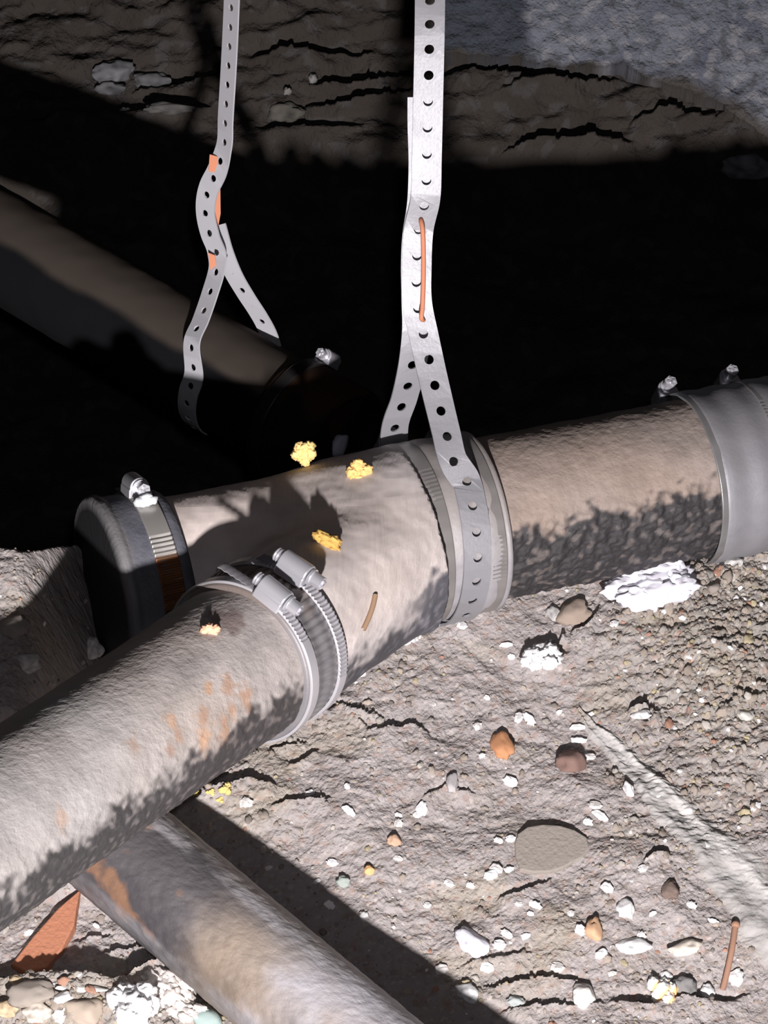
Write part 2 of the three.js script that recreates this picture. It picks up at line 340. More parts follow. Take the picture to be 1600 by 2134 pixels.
const run = Pr.clone().sub(Pc).normalize(), FR = frame(Pc, Pr);
const along = s => Pc.clone().addScaledVector(run, s);
const sR = Pr.distanceTo(Pc) - 0.006;                       // right coupling
const sL = -0.169;                                 // rubber cap
const RP = 0.0415;
// rough relief of old cast iron
const castRough = (low, high) => (p, n) => { const k = sm(0.35, 0.1, n.y); return (high + (low - high) * k) * (nz(p.x * 190, p.y * 190, p.z * 190) * 0.8 + nz(p.x * 420, p.y * 420, p.z * 420) * 0.6) + 0.0006 * nz(p.x * 40, p.y * 40, p.z * 40); };
{
  const t = thing('drain_pipe', 'brown cast iron drain pipe, black and pitted below, between the two banded steel couplings', 'pipe', along(sR / 2).add(V3(0, -RP, 0)));
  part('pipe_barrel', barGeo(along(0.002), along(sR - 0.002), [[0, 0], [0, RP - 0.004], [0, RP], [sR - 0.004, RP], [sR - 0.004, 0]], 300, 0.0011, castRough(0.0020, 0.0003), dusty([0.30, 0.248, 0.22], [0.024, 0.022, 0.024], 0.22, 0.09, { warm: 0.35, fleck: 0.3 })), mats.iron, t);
  const t2 = thing('drain_pipe', 'short end of dusty drain pipe past the rightmost steel coupling at the frame edge', 'pipe', along(sR + 0.12).add(V3(0, -RP, 0)));
  part('pipe_barrel', barGeo(along(sR + 0.002), along(sR + 0.6), [[0, 0], [0, RP], [0.598, RP], [0.598, 0]], 120, 0.004, castRough(0.0015, 0.0005), dusty([0.28, 0.235, 0.21], blackIron, 0.22, 0.09)), mats.iron, t2);
}
// the wye fitting, one casting: run body, left arm and the branch stub blended by a smooth minimum
const J = at(905, 1103, 2.273), B0 = at(497, 1382, 2.145);
const br = B0.clone().sub(J).normalize(), sB0 = J.distanceTo(B0);
const RB = 0.0382;
const alongB = s => J.clone().addScaledVector(br, s);
const sClampL = sB0 - 0.0035, sClampR = sB0 - 0.0275;
{
  const t = thing('wye_fitting', 'dusty cast iron wye fitting where the left foreground pipe branches off the long pipe', 'pipe fitting', along(-0.07).add(V3(0, -0.047, 0)));
  const capCyl = (p, A, d, s0, s1, rf) => { const q = p.clone().sub(A), s = q.dot(d), rad = q.addScaledVector(d, -s).length(); const r = rf(s); return Math.max(rad - r, s0 - s, s - s1); };
  const N = 150, mc = new MarchingCubes(N, new THREE.MeshStandardMaterial(), false, false, 400000); mc.isolation = 0;
  const cen = along(-0.075).addScaledVector(br, 0.015), S = 0.125;
  const runR = s => RP + 0.0035 * sm(-0.09, -0.05, s) - 0.0015 * sm(-0.02, 0, s);
  const p = V3();
  for (let z = 0; z < N; z++) for (let y = 0; y < N; y++) for (let x = 0; x < N; x++) {
    p.set((x - N / 2) / (N / 2) * S, (y - N / 2) / (N / 2) * S, (z - N / 2) / (N / 2) * S).add(cen);
    const a = capCyl(p, Pc, run, sL + 0.002, -0.003, runR), b = capCyl(p, J, br, 0.0, sClampR + 0.014, () => RB + 0.001);
    const k = 0.020, h = clamp(0.5 + 0.5 * (b - a) / k); let d = b + (a - b) * h - k * h * (1 - h);
    d = Math.max(d, p.clone().sub(Pc).dot(run) + 0.019);
    d -= 0.0003 * nz(p.x * 170, p.y * 170, p.z * 170) + 0.0008 * nz(p.x * 45, p.y * 45, p.z * 45);
    mc.field[x + y * N + z * N * N] = -d;
  }
  mc.update();
  const n = mc.count, P = new Float32Array(n * 3), NN = new Float32Array(n * 3), C = new Float32Array(n * 3), U = new Float32Array(n * 2);
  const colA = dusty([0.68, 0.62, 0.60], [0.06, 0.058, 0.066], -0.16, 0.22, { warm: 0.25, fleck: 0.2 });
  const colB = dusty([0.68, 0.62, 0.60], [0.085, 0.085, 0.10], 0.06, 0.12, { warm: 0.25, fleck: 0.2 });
  const q = V3(), m = V3();
  for (let i = 0; i < n; i++) {
    q.fromArray(mc.positionArray, i * 3).multiplyScalar(S).add(cen); m.fromArray(mc.normalArray, i * 3).normalize();
    q.toArray(P, i * 3); m.toArray(NN, i * 3);
    const s = q.clone().sub(Pc).dot(run), w = sm(-0.06, -0.025, s + 0.006 * nz(q.x * 90, q.y * 90, q.z * 90));
    C.set(mix3(colA(q, m), colB(q, m), w), i * 3); U[i * 2] = q.x; U[i * 2 + 1] = q.y + q.z * 0.4;
  }
  let g = new THREE.BufferGeometry(); g.setAttribute('position', new THREE.BufferAttribute(P, 3)); g.setAttribute('color', new THREE.BufferAttribute(C, 3)); g.setAttribute('uv', new THREE.BufferAttribute(U, 2));
  g = mergeVertices(g, 1e-5); g.computeVertexNormals();
  part('fitting_body', g, mats.iron, t);
}
// the branch pipe, coming down to the left towards the viewer
{
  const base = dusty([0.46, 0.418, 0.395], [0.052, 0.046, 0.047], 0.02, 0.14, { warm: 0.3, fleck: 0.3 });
  const len = 0.62, A = alongB(sClampL - 0.016);
  const spots = [[437, 1435], [480, 1430], [510, 1450], [362, 1500], [370, 1535], [420, 1500], [425, 1545], [480, 1480], [273, 1552], [128, 1712], [468, 1520], [350, 1560]];
  const f = frame(J, B0), lvl = (p) => { const q = p.clone().project(camera); return [(q.x * 0.5 + 0.5) * 1600, (0.5 - q.y * 0.5) * 2134]; };
  const marks = spots.map(([x, y]) => { // each rust bloom sits at its own place on the pipe
    let best = null, bd = 1e9; for (let s = 0; s < 0.35; s += 0.004) for (let th = -1.2; th < 1.4; th += 0.05) { const p = around(A, f, RB, th, s), [a, b] = lvl(p), d = Math.hypot(a - x, b - y); if (d < bd) { bd = d; best = p; } } return best;
  });
  const purple = around(A, f, RB, 0.55, 0.043);
  const colour = (p, n) => {
    let c = base(p, n);
    const w = 1 + 0.7 * nz(p.x * 260, p.y * 260, p.z * 260);
    for (let i = 0; i < marks.length; i++) { const dy = p.clone().sub(marks[i]); const d = Math.hypot(dy.x * 1.3, dy.y * 0.75, dy.z) * w; const r = i === 8 ? 0.003 : 0.0024 + 0.0014 * Math.abs(Math.sin(i * 2.3)); if (d < r * 1.8) c = mix3(c, i % 3 ? [0.40, 0.235, 0.15] : [0.52, 0.30, 0.17], 0.75 * (1 - sm(r * 0.4, r * 1.8, d))); }
    const dp = p.distanceTo(purple) * w; if (dp < 0.011) c = mix3(c, [0.19, 0.135, 0.125], 0.75 * (1 - sm(0.006, 0.011, dp)));
    const grey = sm(0.08, 0.16, p.clone().sub(A).dot(f.a)); c = mix3(c, c.map(x => (c[0] + c[1] + c[2]) / 3 * 1.0), grey * 0.45);
    return c;
  };
  const t = thing('drain_pipe', 'thick dusty drain pipe with rust spots running out of frame at lower left', 'pipe', alongB(sClampL + 0.1).add(V3(0, -RB, 0)));
  part('pipe_barrel', barGeo(A, alongB(sClampL + len), [[0, 0], [0, RB - 0.001], [0.001, RB], [0.36, RB], [len, RB], [len, 0]], 280, 0.0013, castRough(0.0007, 0.00015), colour), mats.iron, t);
}
// the lower pipe lying on the dirt, under the branch
const L0 = at(255, 1772, 2.19), L1 = at(690, 2140, 2.11), ld = L1.clone().sub(L0).normalize(), RL = 0.0288;
{
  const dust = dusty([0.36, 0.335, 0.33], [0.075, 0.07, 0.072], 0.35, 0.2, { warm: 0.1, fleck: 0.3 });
  const A = L0.clone().addScaledVector(ld, -0.09), sEnd = 0.5, f = frame(L0, L1);
  const colour = (p, n, s, th) => {
    if (th > Math.PI) th -= 2 * Math.PI;
    const q = fbm(p.x * 40, p.y * 40, p.z * 40, 4), sx = nz(s * 28, th * 0.7, 4.4), st = s - 0.09;
    let c = dust(p, n);
    const dark = 1 - sm(0.055, 0.115, st + q * 0.05 - th * 0.012); c = mix3(c, [0.085, 0.08, 0.088], 0.85 * dark * (1 - sm(0.55, 0.95, th + q)));
    const tan = sm(0.06, 0.1, st + q * 0.03) * (1 - sm(0.15, 0.21, st + q * 0.03)); c = mix3(c, [0.36, 0.28, 0.21], tan * clamp(0.75 + sx) * (1 - sm(0.3, 0.8, th)) * 0.85);
    c = mix3(c, [0.52, 0.51, 0.55], 0.8 * sm(0.105, 0.16, st + q * 0.05) * clamp(0.75 + q));
    if (q > 0.17 && th < 0.9 && st < 0.12) c = mix3(c, [0.33, 0.18, 0.105], clamp((q - 0.17) * 7) * 0.8);
    const scrape = sm(0.62, 0.75, th) * (1 - sm(0.85, 1.05, th)); c = mix3(c, [0.5, 0.49, 0.52], scrape * clamp(0.45 + 2 * q) * 0.8);
    const low = sm(-0.75, -0.95, th) * (1 - sm(-1.2, -1.5, th)); c = mix3(c, [0.3, 0.295, 0.31], low * clamp(0.6 + 2 * q) * 0.7);
    return c;
  };
  const t = thing('drain_pipe', 'thinner scuffed drain pipe lying on the dirt at the bottom, passing under the branch pipe', 'pipe', L0.clone().addScaledVector(ld, 0.08).add(V3(0, -RL, 0)));
  part('pipe_barrel', barGeo(A, A.clone().addScaledVector(ld, sEnd), [[0, 0], [0, RL], [0.33, RL], [sEnd, RL], [sEnd, 0]], 260, 0.0012, (p) => 0.0004 * nz(p.x * 180, p.y * 180, p.z * 180) + 0.0002 * nz(p.x * 500, p.y * 500, p.z * 500), colour), mats.slick, t);
}

// ---------------------------------------------------------------- couplings and worm-drive clamps
// ring with a square profile around an axis; col(th) colours it, tooth = depth of the worm slots between angles a0..a1
function bandGeo(C, f, r, th, w, col, tooth) {
  const prof = [[-w / 2, 0], [-w / 2, th], [-w / 2 + 0.0006, th + 0.0003], [0, th + 0.0001], [w / 2 - 0.0006, th + 0.0003], [w / 2, th], [w / 2, 0]], na = 480;
  return gridGeo(na + 1, prof.length, (i, j) => {
    const a = i / na * Math.PI * 2, [s, h] = prof[j]; let out = h;
    if (tooth && j > 1 && j < 5) { let q = a > Math.PI ? a - 2 * Math.PI : a; if (q > tooth[0] && q < tooth[1] && i % 4 < 2) out -= tooth[2] ?? 0.0009; }
    return { p: around(C, f, r + out, a, s), c: col ? col(a > Math.PI ? a - 2 * Math.PI : a) : [0.5, 0.5, 0.53], uv: [a * 0.04, s] };
  }, true);
}
function orient(g, X, Y, Z, o) { return g.applyMatrix4(new THREE.Matrix4().makeBasis(X, Y, Z).setPosition(o)); }
function withColor(g, c) { const n = g.attributes.position.count, a = new Float32Array(n * 3); for (let i = 0; i < n; i++) a.set(c, i * 3); g.setAttribute('color', new THREE.BufferAttribute(a, 3)); return g; }
function clampRing(parent, C, f, r, opt) {
  const band = part('clamp_band', bandGeo(C, f, r, opt.thk ?? 0.0011, opt.w ?? 0.008, opt.col, opt.tooth), mats.band, parent);
  if (opt.th === undefined) return band;
  // worm housing, along the tangent, with the screw through it
  const th = opt.th, n = f.e1.clone().multiplyScalar(Math.cos(th)).addScaledVector(f.e2, Math.sin(th)), tan = f.e1.clone().multiplyScalar(Math.sin(th)).addScaledVector(f.e2, -Math.cos(th));
  const o = around(C, f, r + 0.001, th), k = opt.size ?? 1, ax = opt.flip ? f.a.clone().negate() : f.a.clone();
  const sh = new THREE.Shape(); sh.moveTo(-0.0058 * k, 0); sh.lineTo(-0.0052 * k, 0.0035 * k); sh.absarc(0, 0.0042 * k, 0.0046 * k, Math.PI, 0, true); sh.lineTo(0.0058 * k, 0); sh.closePath();
  let g = new THREE.ExtrudeGeometry(sh, { depth: 0.0145 * k, bevelEnabled: true, bevelSize: 0.0006, bevelThickness: 0.0006, bevelSegments: 2, curveSegments: 14 });
  g.translate(0, 0, -0.0072 * k); const z = tan.clone(), y = n.clone(), x = new THREE.Vector3().crossVectors(y, z);
  part('screw_housing', orient(g, x, y, z, o), mats.steel, band);
  const bits = [];
  const head = new THREE.CylinderGeometry(0.0036 * k, 0.0036 * k, 0.006 * k, 6); head.rotateX(Math.PI / 2); head.translate(0, 0.0045 * k, 0.0125 * k);
  const collar = new THREE.CylinderGeometry(0.0043 * k, 0.0043 * k, 0.0012 * k, 20); collar.rotateX(Math.PI / 2); collar.translate(0, 0.0045 * k, 0.0092 * k);
  const tip = new THREE.CylinderGeometry(0.003 * k, 0.003 * k, 0.005 * k, 14); tip.rotateX(Math.PI / 2); tip.translate(0, 0.0045 * k, -0.0095 * k);
  bits.push(head, collar, tip);
  for (let q = 0; q < 3; q++) { const r2 = new THREE.TorusGeometry(0.0031 * k, 0.0005 * k, 6, 16); r2.translate(0, 0.0045 * k, (-0.0085 - q * 0.0014) * k); bits.push(r2.index ? r2 : r2); }
  for (let q = 0; q < 2; q++) { const sl = new THREE.BoxGeometry(q ? 0.0012 * k : 0.0046 * k, q ? 0.0046 * k : 0.0012 * k, 0.001 * k); sl.translate(0, 0.0045 * k, 0.0158 * k); bits.push(sl); }
  part('screw', orient(mergeGeometries(bits), x, y, z, o), mats.steel, band);
  // free tail of the band past the housing
  if (opt.tail) {
    const L = opt.tail, n0 = 16;
    const tg = gridGeo(n0, 5, (i, j) => { const t = i / (n0 - 1), a = th + 0.12 + t * L; const w = [-0.5, -0.5, 0, 0.5, 0.5][j] * (opt.w ?? 0.008) * 0.9, hh = [0.0012, 0.0019, 0.002, 0.0019, 0.0012][j] + t * t * (opt.lift ?? 0.003) - (i % 2 ? 0.0006 : 0); return { p: around(C, f, r + hh, a, w), c: [0.34, 0.33, 0.35], uv: [t * 0.02, w] }; });
    part('band_tail', tg, mats.band, band);
  }
  return band;
}
const shieldCol = (dust, seedk) => (p, n) => { const q = fbm(p.x * 60 + seedk, p.y * 60, p.z * 60, 4), d = sm(-0.5, 0.9, n.y + q); let c = mix3([0.33, 0.32, 0.335], dust, d * 0.75); c = mix3(c, c.map(x => x * 0.6), clamp(-q * 2.2)); return c; };
// shield: rolled corrugation in the middle, plain skirts
function shieldGeo(C, f, R, L, col, ribs) {
  const A = C.clone().addScaledVector(f.a, -L / 2), B = C.clone().addScaledVector(f.a, L / 2), pr = [[0, R - 0.004], [0, R - 0.0012], [0.001, R]];
  for (let s = 0.004; s < L - 0.003; s += 0.001) pr.push([s, R + 0.0007 * Math.sin(s / L * Math.PI * 2 * 3) * 0.5]);
  pr.push([L - 0.001, R], [L, R - 0.0012], [L, R - 0.004]);
  return barGeo(A, B, pr, 400, 0.002, (p, n, s, th) => ribs ? 0.00035 * Math.sign(Math.sin(th * ribs)) * (Math.abs(s - L / 2) < L * 0.32 ? 1 : 0) : 0.0003 * nz(p.x * 80, p.y * 80, p.z * 80), col);
}
const RC = 0.0462, LC = 0.0445;
{
  // at the strap
  const t = thing('pipe_coupling', 'dusty steel banded coupling on the long pipe, hung in the perforated strap', 'coupling', Pc.clone().add(V3(0, -RC, 0)));
  part('shield', shieldGeo(Pc, FR, RC, LC, (p, n) => shieldCol([0.3, 0.27, 0.25], 3)(p, n).map(x => x * 1.05)), mats.shield, t);
  const gc = a => { const q = nz(a * 6, 2, 2); return mix3([0.33, 0.315, 0.305], [0.26, 0.245, 0.235], clamp(0.5 + q)); };
  clampRing(t, along(-0.0135), FR, RC - 0.0006, { w: 0.0085, thk: 0.0006, col: gc, tooth: [0.3, 0.7, 0.0002], th: 1.95, size: 0.95 });
  clampRing(t, along(0.0145), FR, RC - 0.0006, { w: 0.0085, thk: 0.0006, col: gc, tooth: [-0.75, -0.2, 0.0003], th: 1.95, size: 0.95 });
  const t2 = thing('pipe_coupling', 'pale grey steel banded coupling at the right end of the long pipe', 'coupling', Pr.clone().add(V3(0, -RC, 0)));
  part('shield', shieldGeo(Pr, FR, RC - 0.001, 0.0525, (p, n) => mix3(shieldCol([0.2, 0.19, 0.185], 13)(p, n), [0.215, 0.217, 0.238], 0.6)), mats.shield, t2);
  const gd = a => mix3([0.29, 0.285, 0.29], [0.23, 0.225, 0.225], clamp(0.5 + nz(a * 6, 2, 2)));
  clampRing(t2, along(sR - 0.0185), FR, RC - 0.0018, { w: 0.0085, thk: 0.0006, col: gd, th: 1.95, size: 0.95 });
  clampRing(t2, along(sR + 0.0165), FR, RC - 0.0018, { w: 0.0085, thk: 0.0006, col: gd, tooth: [-0.3, 0.8, 0.0003], th: 1.95, size: 0.95 });
}
{
  // on the branch
  const f = frame(J, B0); const mid = alongB((sClampL + sClampR) / 2), R2 = RB + 0.0028;
  const t = thing('pipe_coupling', 'corrugated dark steel coupling with two shiny screw clamps on the branch pipe', 'coupling', mid.clone().add(V3(0, -R2, 0)));
  part('shield', shieldGeo(mid, f, R2, 0.0325, (p, n) => { const q = fbm(p.x * 90, p.y * 90, p.z * 90, 3), d = sm(0.55, 0.9, n.y + q * 0.4); return mix3(mix3([0.19, 0.185, 0.2], [0.25, 0.235, 0.235], clamp(0.5 + q)), [0.17, 0.12, 0.09], d * 0.6); }, 60), mats.shield, t);
  const shiny = a => mix3([0.62, 0.61, 0.64], [0.34, 0.32, 0.32], sm(0.9, 1.4, a));
  const cl = clampRing(t, alongB(sClampL), f, R2 + 0.0001, { w: 0.0062, col: shiny, tooth: [-0.2, 0.2], th: 0.40, size: 0.98, tail: 0.55, lift: 0.007 });
  const cr = clampRing(t, alongB(sClampR), f, R2 + 0.0001, { w: 0.0068, col: shiny, tooth: [-0.9, 1.1], th: 0.50, size: 1.02, tail: 0.35, lift: 0.002 });
}
{
  // rubber cap closing the left end of the run
  const C = along(sL + 0.003), RCap = 0.0482, A = along(sL - 0.0105), LCap = 0.036;
  const t = thing('rubber_cap', 'black rubber end cap with a rusty screw clamp on the left end of the wye', 'pipe cap', C.clone().add(V3(0, -RCap, 0)));
  part('cap_body', barGeo(A, along(sL + 0.03), [[0, 0], [0, RCap - 0.006], [0.0006, RCap - 0.0015], [0.002, RCap + 0.0008], [0.005, RCap + 0.001], [0.0075, RCap - 0.0008], [LCap - 0.012, RCap - 0.001], [LCap - 0.003, RCap - 0.0012], [LCap, RCap - 0.003], [LCap, RP]], 260, 0.0015, (p) => 0.0004 * nz(p.x * 90, p.y * 90, p.z * 90), (p, n, s) => { const q = fbm(p.x * 70, p.y * 70, p.z * 70, 4); let c = mix3([0.075, 0.078, 0.095], [0.13, 0.13, 0.15], clamp(0.45 + 1.6 * q) * sm(-0.1, 0.6, n.y)); if (s < 0.0004) return [0.012, 0.012, 0.014]; if (s < 0.008) c = mix3(c, [0.2, 0.19, 0.185], 0.6 * sm(0, 0.7, n.y)); return c; }), mats.rubber, t);
  const rusty = a => { const q = 0.25 * nz(a * 9, 3, 1); return mix3(mix3([0.055, 0.028, 0.018], [0.27, 0.12, 0.055], sm(-0.35, 0.02, a + q)), [0.40, 0.385, 0.36], sm(0.08, 0.28, a + q)); };
  clampRing(t, along(sL + 0.0135), FR, RCap - 0.0012, { w: 0.0115, col: rusty, tooth: [-0.35, 0.5], th: 1.28, size: 0.95, tail: 0.3, lift: 0.002 });
  const lump = []; const o = around(along(sL + 0.0125), FR, RCap + 0.003, 0.93); for (let k = 0; k < 5; k++) lump.push(lumpGeo(o.clone().add(V3(rr(-0.003, 0.003), rr(-0.0012, 0.0012), rr(-0.001, 0.001))), [FR.a, FR.e2, FR.e1], [0.0034, 0.0024, 0.0024], k, 2, 2.2, 0.4, [0.62, 0.64, 0.66]));
  solo('plaster_crumb', mergeGeometries(lump), mats.chunk, 'bright white crumb stuck on the clamp of the black rubber cap', 'crumb');
}

// ---------------------------------------------------------------- perforated hanger straps
function strapGeo(pts, width, pitch, holeR, thick, skip) {
  const curve = new THREE.CatmullRomCurve3(pts.map(q => q.p), false, 'centripetal'), L = curve.getLength(), n = Math.floor(L / pitch);
  curve.arcLengthDivisions = 800; curve.updateArcLengths();
  // width direction along the strap, by the nearest control points
  const cum = [0]; { let best = 0; const N = 800, ps = curve.getPoints(N); const cl = [0]; for (let i = 1; i <= N; i++) cl.push(cl[i - 1] + ps[i].distanceTo(ps[i - 1])); for (let k = 0; k < pts.length; k++) { let b = 1e9, w = 0; for (let i = best; i <= N; i++) { const d = ps[i].distanceTo(pts[k].p); if (d < b) { b = d; w = i; } if (d > b + 0.02) break; } cum[k] = cl[w]; best = w; } }
  const wAt = s => { let k = 0; while (k < pts.length - 2 && s > cum[k + 1]) k++; const t = clamp((s - cum[k]) / Math.max(1e-6, cum[k + 1] - cum[k])); return pts[k].w.clone().lerp(pts[k + 1].w, t * t * (3 - 2 * t)).normalize(); };
  const cells = [];
  for (let c = 0; c < n; c++) {
    const sh = new THREE.Shape(), D = 8; sh.moveTo(0, -width / 2);
    for (let k = 1; k <= D; k++) sh.lineTo(pitch * k / D, -width / 2); for (let k = 0; k <= D; k++) sh.lineTo(pitch * (1 - k / D), width / 2);
    if (!(skip && skip(c))) { const h = new THREE.Path(); h.absarc(pitch / 2, 0, holeR, 0, Math.PI * 2, true); sh.holes.push(h); }
    else { const h = new THREE.Path(); h.absarc(pitch / 2, 0, 0.0004, 0, Math.PI * 2, true); sh.holes.push(h); }
    const g = new THREE.ExtrudeGeometry(sh, { depth: thick, bevelEnabled: false, curveSegments: 9 }), P = g.attributes.position;
    for (let i = 0; i < P.count; i++) {
      const s = Math.min(L - 1e-5, c * pitch + P.getX(i)), u = s / L, p = curve.getPointAt(u), t = curve.getTangentAt(u), w = wAt(s); w.addScaledVector(t, -w.dot(t)).normalize();
      const nn = new THREE.Vector3().crossVectors(w, t); p.addScaledVector(w, P.getY(i)).addScaledVector(nn, P.getZ(i) - thick / 2); P.setXYZ(i, p.x, p.y, p.z);
    }
    cells.push(g);
  }
  return toCreasedNormals(mergeGeometries(cells), 0.6);
}
{
  const W = 0.0147, PT = 0.01315, wx = V3(1, 0, -0.1).normalize(), wr = run.clone();
  const Rw = RC + 0.0022, sW = 0.0005, seq = (list, w) => list.map(([x, y, z]) => ({ p: at(x, y, z), w }));
  const front = [
    ...seq([[905, -1900, 1.76], [900, -600, 2.03], [896, -40, 2.168], [895, 60, 2.186], [892, 200, 2.199], [889, 330, 2.208], [886, 415, 2.214], [872, 480, 2.222], [868, 560, 2.225], [869, 630, 2.228]], wx),
    { p: at(884, 705, 2.232), w: wx.clone().lerp(wr, 0.3) }, { p: at(905, 800, 2.233), w: wx.clone().lerp(wr, 0.6) }, { p: at(929, 900, 2.231), w: wr }, { p: at(944, 960, 2.2285), w: wr }];
  for (let k = 0; k <= 13; k++) { const t = k / 13, th = 0.42 - t * 2.1; front.push({ p: around(along(0.0035), FR, Rw, th, sW - 0.006 * t), w: wr }); }
  const t = thing('hanger_strap', 'bright perforated metal strap looped under the dusty coupling of the long pipe', 'pipe strap', at(886, 1290, 2.275));
  part('strap_band', strapGeo(front, W, PT, 0.0024, 0.0009), mats.strap, t);
  // the returning leg: up the back of the coupling, then flat behind the front leg to its cut end
  const back = []; for (let k = 0; k <= 7; k++) { const q = k / 7, th = -1.66 - q * 1.75; back.push({ p: around(along(0.0035), FR, Rw, th, sW - 0.006), w: wr }); }
  back.push({ p: at(822, 893, 2.268), w: wr }, { p: at(842, 830, 2.258), w: wr }, { p: at(858, 765, 2.246), w: wx.clone().lerp(wr, 0.6) });
  back.push(...seq([[868, 690, 2.236], [867, 620, 2.231], [866, 550, 2.228], [869, 490, 2.2255], [879, 420, 2.2175], [882, 340, 2.212], [880, 260, 2.2065], [880, 190, 2.2015]], wx));
  part('return_leg', strapGeo(back, W, PT, 0.0024, 0.0009), mats.strap, t);
  const wire = new THREE.CatmullRomCurve3([[884, 466, 2.228], [877, 459, 2.2175], [880, 475, 2.2155], [882, 520, 2.2185], [882, 580, 2.2215], [880, 640, 2.2245], [878, 662, 2.2255], [886, 668, 2.234]].map(a => at(...a)));
  part('tie_wire', new THREE.TubeGeometry(wire, 60, 0.0012, 8), mats.orange, t, 'thin orange tie wire threaded through two holes');
}
// the back pipe hung further away on the left, its end plugged
const E = at(690, 918, 2.385), K = at(0, 512, 2.50), bd = K.clone().sub(E).normalize(), RK = 0.0296, FK = frame(E, K);
{
  const t = thing('drain_pipe', 'dark pipe in the shadows at left, hung by the twisted strap, its top faintly brown', 'pipe', E.clone().addScaledVector(bd, 0.15).add(V3(0, -RK, 0)));
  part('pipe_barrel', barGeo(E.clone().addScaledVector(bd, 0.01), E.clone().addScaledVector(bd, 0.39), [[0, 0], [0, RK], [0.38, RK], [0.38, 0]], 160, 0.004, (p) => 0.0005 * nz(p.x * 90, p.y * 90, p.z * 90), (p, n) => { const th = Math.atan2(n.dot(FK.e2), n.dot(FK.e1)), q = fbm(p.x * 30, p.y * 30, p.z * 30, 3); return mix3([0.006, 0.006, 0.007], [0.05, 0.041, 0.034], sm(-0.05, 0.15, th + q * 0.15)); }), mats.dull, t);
  const t2 = thing('pipe_coupling', 'dark plugged coupling end facing the viewer in the shadow behind the wye', 'coupling', E.clone().add(V3(0, -RK, 0)));
  const RQ = RK + 0.0036, o = E.clone().addScaledVector(bd, -0.008);
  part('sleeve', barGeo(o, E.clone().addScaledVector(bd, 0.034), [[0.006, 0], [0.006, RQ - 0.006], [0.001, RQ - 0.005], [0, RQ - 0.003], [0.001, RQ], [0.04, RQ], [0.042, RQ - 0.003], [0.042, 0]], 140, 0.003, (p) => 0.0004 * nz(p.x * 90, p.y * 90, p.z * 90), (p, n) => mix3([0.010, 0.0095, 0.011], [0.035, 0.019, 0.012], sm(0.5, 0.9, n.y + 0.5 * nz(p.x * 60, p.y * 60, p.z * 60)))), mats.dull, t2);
  const pl = lumpGeo(E.clone().addScaledVector(bd, -0.006), [FK.e1, FK.e2, FK.a], [0.0075, 0.0065, 0.004], 4, 3, 1.4, 0.2, [0.42, 0.43, 0.5], 3);
  part('plug', pl, mats.chunk, t2, 'faint grey knob in the middle of the plugged end');
  clampRing(t2, E.clone().addScaledVector(bd, 0.026), FK, RQ, { w: 0.007, col: () => [0.03, 0.027, 0.027], th: 1.55, size: 0.75 });
}
{
  const yaw = V3(0.62, 0, 0.78), W = 0.0125, PT = 0.0108, y2 = V3(0.8, 0.1, 0.55).normalize(), seq = (l, w) => l.map(([x, y, z]) => ({ p: at(x, y, z), w }));
  const t = thing('hanger_strap', 'dimmer twisted perforated strap forking around the dark pipe on the left', 'pipe strap', at(470, 800, 2.42));
  const main = seq([[500, -1900, 1.95], [490, -600, 2.20], [484, -40, 2.325], [481, 50, 2.337], [476, 150, 2.35], [470, 250, 2.362], [468, 300, 2.368]], yaw);
  main.push(...seq([[453, 355, 2.374], [434, 396, 2.381], [428, 440, 2.387], [438, 490, 2.389], [452, 528, 2.391]], V3(0.8, 0.05, 0.6).normalize()));
  main.push(...seq([[452, 560, 2.392], [438, 610, 2.393], [418, 668, 2.391], [400, 712, 2.388]], V3(0.66, 0.1, 0.7).normalize()));
  const sK = 0.075, Rk = RK + 0.0018; for (let k = 1; k <= 6; k++) { const th = 0.05 - k * 0.3; main.push({ p: around(E, FK, Rk, th, sK), w: FK.a.clone().negate() }); }
  part('strap_band', strapGeo(main, W, PT, 0.0019, 0.0009, c => c === 0), mats.zinc, t);
  const leg = seq([[452, 470, 2.397], [466, 520, 2.398], [486, 570, 2.401], [512, 615, 2.406], [538, 655, 2.412], [556, 688, 2.418], [572, 735, 2.426]], y2);
  part('return_leg', strapGeo(leg, W * 0.95, PT, 0.0017, 0.0009, c => c % 2 === 0), mats.zinc, t);
  const flake = (name, list, z) => { const s = new THREE.Shape(); list.forEach(([x, y], i) => { const p = at(x, y, z), q = p.x, w = p.y; i ? s.lineTo(q, w) : s.moveTo(q, w); }); const g = new THREE.ExtrudeGeometry(s, { depth: 0.0008, bevelEnabled: false }); g.translate(0, 0, at(list[0][0], list[0][1], z).z); return g; };
  part('rust_flake', flake('a', [[437, 321], [453, 326], [456, 352], [446, 362], [434, 360]], 2.372), mats.orange, t, 'orange rust at the kink');
  part('rust_flake', flake('b', [[452, 388], [459, 394], [459, 450], [454, 478], [444, 470], [446, 420]], 2.385), mats.orange, t, 'orange rust on the right edge');
  part('rust_flake', flake('c', [[434, 526], [448, 532], [450, 555], [438, 566]], 2.389), mats.orange, t, 'orange rust at the fork');
}

// ---------------------------------------------------------------- loose things on the dirt
const GA = [GU, GV, GN];
const white = (b = 0.8, tint = [1, 1, 1]) => (d, p) => { const q = clamp(0.82 + 0.6 * nz(p.x * 500, p.y * 500, p.z * 500), 0.45, 1); return tint.map(x => x * b * q); };
function turned(a) { const c = Math.cos(a), s = Math.sin(a); return [GU.clone().multiplyScalar(c).addScaledVector(GV, s), GV.clone().multiplyScalar(c).addScaledVector(GU, -s), GN]; }
